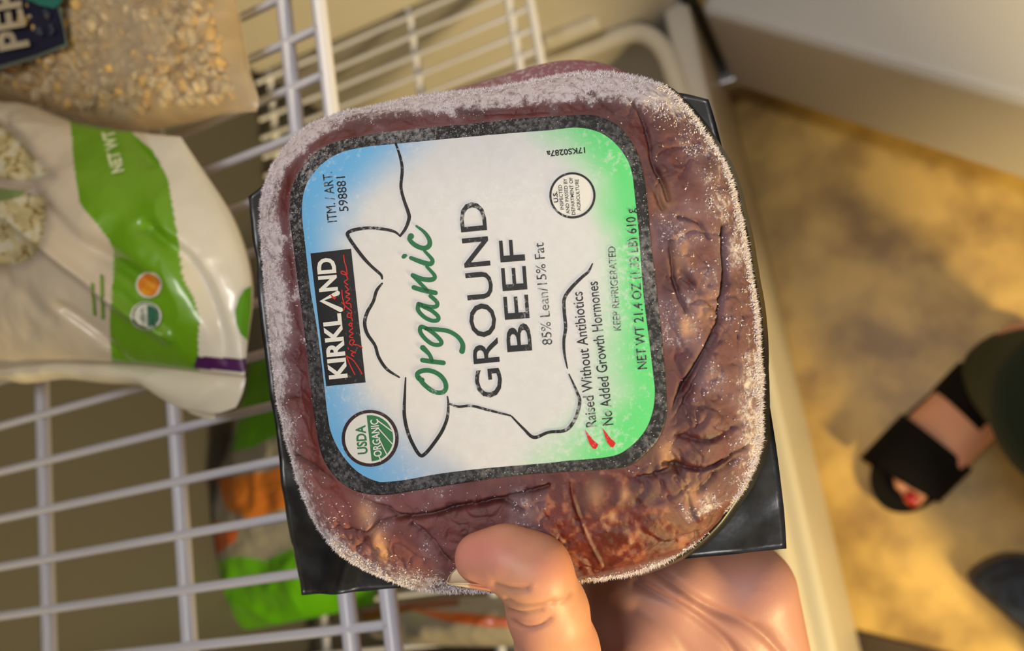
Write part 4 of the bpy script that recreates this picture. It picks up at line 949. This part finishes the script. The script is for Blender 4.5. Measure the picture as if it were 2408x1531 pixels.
nail = mk('thumb_nail', cam2w(Vt), Qn.tolist() + (Qn[:, ::-1] + len(NV_)).tolist() + Qs, mat('nail', rough=0.22, spec=0.5, vcol='Col', coat=0.4), hand, cols=np.concatenate([NC_, NC_]))
nail['label'] = 'pale thumb nail'

# ------------------------------------------------------------------ feet on the floor
toe = at_z(2082, 1160, 0.03); heel = at_z(2330, 905, 0.03); FS = 1.16
fx = (toe - heel); fx[2] = 0; FL = np.linalg.norm(fx); fx /= FL; fy = np.array([-fx[1], fx[0], 0]); heel = toe - fx * 0.238 * FS; heel[2] = 0
def ft(P): P = np.asarray(P, float) * FS; return heel + P[..., 0:1] * fx + P[..., 1:2] * fy + P[..., 2:3] * np.array([0, 0, 1.0])
st = 0.004; fl = np.array([-0.05, -0.07, 0.0]); fh = np.array([0.27, 0.07, 0.20]); dm = np.ceil((fh - fl) / st).astype(int)
G = np.stack(np.meshgrid(*[fl[k] + st * np.arange(dm[k]) for k in range(3)], indexing='ij'), -1)
sgn_big = 1 if (to_px(ft([0.22, 0.03, 0.03])) - to_px(ft([0.22, -0.03, 0.03])))[1] > 0 else -1   # big toe on the lower side of the picture
D = sdcone(G, (0.02, 0, 0.05), (0.16, 0, 0.045), 0.031, 0.026)
D = smin(D, sdcone(G, (0.10, 0.015 * sgn_big, 0.06), (0.17, 0.022 * sgn_big, 0.045), 0.026, 0.022), 0.015); D = smin(D, sdcone(G, (0.10, -0.015 * sgn_big, 0.05), (0.165, -0.025 * sgn_big, 0.04), 0.024, 0.018), 0.015)
D = smin(D, sdcone(G, (0.03, 0, 0.07), (0.02, 0, 0.12), 0.033, 0.034), 0.02)
for k, (ty_, tl, r0) in enumerate(((0.024, 0.228, 0.0125), (0.006, 0.226, 0.0095), (-0.008, 0.218, 0.009), (-0.021, 0.208, 0.0085), (-0.033, 0.196, 0.008))):
    D = smin(D, sdcone(G, (0.17, ty_ * sgn_big * 0.9, 0.04), (tl - 0.01, ty_ * sgn_big, 0.034), r0 * 1.05, r0), 0.006)
V, Q = surface_nets(D, fl, st); del G, D
M_skin2 = mat('foot_skin', lin(222, 160, 132), 0.5, sss=0.08)
pr_ = empty('person', ft([0.05, 0, 0]), 'person in dark green trousers standing on the tan floor, wearing a black strap sandal', 'person')
mk('foot', ft(V), Q, M_skin2, pr_)
G2 = None
M_sand = mat('black_sandal', (0.006, 0.005, 0.005), 0.85, spec=0.15)
sol = spline([(-0.028, 0.0), (-0.015, 0.030), (0.05, 0.034), (0.12, 0.042), (0.19, 0.047), (0.235, 0.036), (0.253, 0.008), (0.235, -0.026), (0.18, -0.046), (0.10, -0.042), (0.03, -0.034), (-0.015, -0.030)], 6, True)
sol[:, 1] *= sgn_big; k = len(sol)
sv = np.concatenate([np.column_stack([sol, np.full(k, 0.0)]), np.column_stack([sol, np.full(k, 0.022)])])
sandal = mk('sandal', ft(sv), [list(range(k))[::-1], list(range(k, 2 * k))] + [[i, (i + 1) % k, k + (i + 1) % k, k + i] for i in range(k)], M_sand, pr_, smooth=False); sandal['label'] = 'black two strap sandal'
def strap(x0, x1, x0b, x1b, wy, hz_):
    V = []; na_ = 25; nx_ = 9
    for lay in (0, 1):
        for i in range(nx_):
            for j in range(na_):
                a_ = math.pi * j / (na_ - 1); t_ = i / (nx_ - 1); yy = math.cos(a_); xa = x0 + (x1 - x0) * t_; xb = x0b + (x1b - x0b) * t_
                x_ = xa * (0.5 + 0.5 * yy) + xb * (0.5 - 0.5 * yy); o_ = 0.003 if lay == 0 else 0.0
                V.append((x_, (wy + o_) * yy * sgn_big, 0.018 + (hz_(x_) + o_) * math.sin(a_) ** 0.7))
    n_ = nx_ * na_; Qa = gridfaces(nx_, na_)
    rm = [i * na_ for i in range(nx_)] + [(nx_ - 1) * na_ + j for j in range(1, na_)] + [i * na_ + na_ - 1 for i in range(nx_ - 2, -1, -1)] + [j for j in range(na_ - 2, 0, -1)]
    mk('strap', ft(np.array(V)), Qa.tolist() + (Qa[:, ::-1] + n_).tolist() + [[rm[q_], rm[(q_ + 1) % len(rm)], n_ + rm[(q_ + 1) % len(rm)], n_ + rm[q_]] for q_ in range(len(rm))], M_sand, sandal)
strap(0.150, 0.205, 0.150, 0.225, 0.047, lambda x: 0.058 - 0.10 * (x - 0.15))
strap(0.075, 0.115, 0.060, 0.105, 0.041, lambda x: 0.076 - 0.2 * (x - 0.08))
nv_ = []
for i in range(7):
    for j in range(7):
        u, v = (i / 3 - 1), (j / 3 - 1); nv_.append((0.221 + 0.008 * u * math.sqrt(max(0, 1 - 0.3 * v * v)), (0.024 + 0.008 * v) * sgn_big, 0.049 - 0.003 * v * v - 0.0025 * u * u))
mk('toe_nail', ft(np.array(nv_)), gridfaces(7, 7), mat('red_nail_varnish', lin(170, 22, 20), 0.25), pr_)
# navy shoe at the right edge
tip = at_z(2292, 1335, 0.02); bck = at_z(2480, 1500, 0.02); sx = bck - tip; sx[2] = 0; sx /= np.linalg.norm(sx); sy = np.array([-sx[1], sx[0], 0])
if (to_px(tip + sy * 0.05) - to_px(tip))[1] > 0: sy = -sy
def sh(P): P = np.asarray(P, float); return np.array([tip[0], tip[1], 0]) + P[..., 0:1] * sx + P[..., 1:2] * sy + P[..., 2:3] * np.array([0, 0, 1.0])
so_ = spline([(0.0, 0.0), (0.01, -0.02), (0.06, -0.022), (0.14, -0.018), (0.24, -0.012), (0.27, 0.02), (0.25, 0.055), (0.14, 0.078), (0.06, 0.074), (0.015, 0.045)], 6, True); k = len(so_)
sv = np.concatenate([np.column_stack([so_, np.zeros(k)]), np.column_stack([so_, np.full(k, 0.024)])])
UV = []; cs = so_.mean(0)
lv = [(1.0, 0.02), (1.0, 0.035), (0.97, 0.055), (0.90, 0.075), (0.78, 0.092), (0.60, 0.100), (0.35, 0.104), (0.02, 0.105)]
for kx, hz_ in lv:
    q_ = cs + (so_ - cs) * kx * 0.95; hgt = hz_ * (0.55 + 0.45 * sm(0.0, 0.12, q_[:, 0])) + 0.012 * np.exp(-((q_[:, 0] - 0.05) / 0.03) ** 2) * (hz_ > 0.08)
    UV.append(np.column_stack([q_, hgt]))
shoe = mk('shoe', sh(np.concatenate(UV)), gridfaces(len(lv), k, True), mat('navy_canvas', lin(56, 68, 92), 0.8, noise=(60, lin(34, 42, 58), 0.4, 0.65), bump=(300, 0.4, 0.002)), pr_); shoe['label'] = 'navy canvas shoe with brown sole'
mk('sole', sh(sv), [list(range(k)), list(range(k, 2 * k))[::-1]] + [[i, k + i, k + (i + 1) % k, (i + 1) % k] for i in range(k)], mat('brown_sole', lin(74, 56, 30), 0.6), shoe, smooth=False)
mk('tab', sh(np.array([(0.085, 0.030, 0.106), (0.100, 0.030, 0.109), (0.100, 0.050, 0.109), (0.085, 0.050, 0.106), (0.085, 0.030, 0.101), (0.100, 0.030, 0.104), (0.100, 0.050, 0.104), (0.085, 0.050, 0.101)])), Q6, mat('rust_tab', lin(150, 74, 36), 0.6), shoe, smooth=False)

# loose dark green trousers up to the waist
ank = ft([0.040, 0.008 * sgn_big, 0.075]); ank2 = sh([0.20, 0.03, 0.08])
st = 0.008; fl = np.array([-0.36, -0.62, 0.0]); fh = np.array([0.26, 0.04, 1.06]); dm = np.ceil((fh - fl) / st).astype(int)
G = np.stack(np.meshgrid(*[fl[k] + st * np.arange(dm[k]) for k in range(3)], indexing='ij'), -1)
def leg(a_, k_, h_): return smin(sdcone(G, a_, k_, 0.062, 0.078), sdcone(G, k_, h_, 0.078, 0.098), 0.03)
D = smin(leg(ank, at_z(2590, 965, 0.48), (0.03, -0.42, 0.88)), leg(ank2, (-0.17, -0.32, 0.5), (-0.13, -0.42, 0.88)), 0.02)
D = smin(D, sdcone(G, (-0.11, -0.43, 0.92), (0.01, -0.43, 0.92), 0.12, 0.12), 0.04); D = smin(D, sdcone(G, (-0.09, -0.43, 1.0), (-0.01, -0.43, 1.0), 0.11, 0.11), 0.04)
D = D + 0.010 * (fbm(G * np.array([14, 14, 9]), 3, 705) - 0.5)
D = np.maximum(D, 0.055 + 0.01 - G[..., 2]); D = np.maximum(D, G[..., 2] - 1.04)
V, Q = surface_nets(D, fl, st); del G, D
mk('trousers', V, Q, mat('dark_green_cloth', lin(16, 34, 16), 0.85, bump=(500, 0.3, 0.001)), pr_)
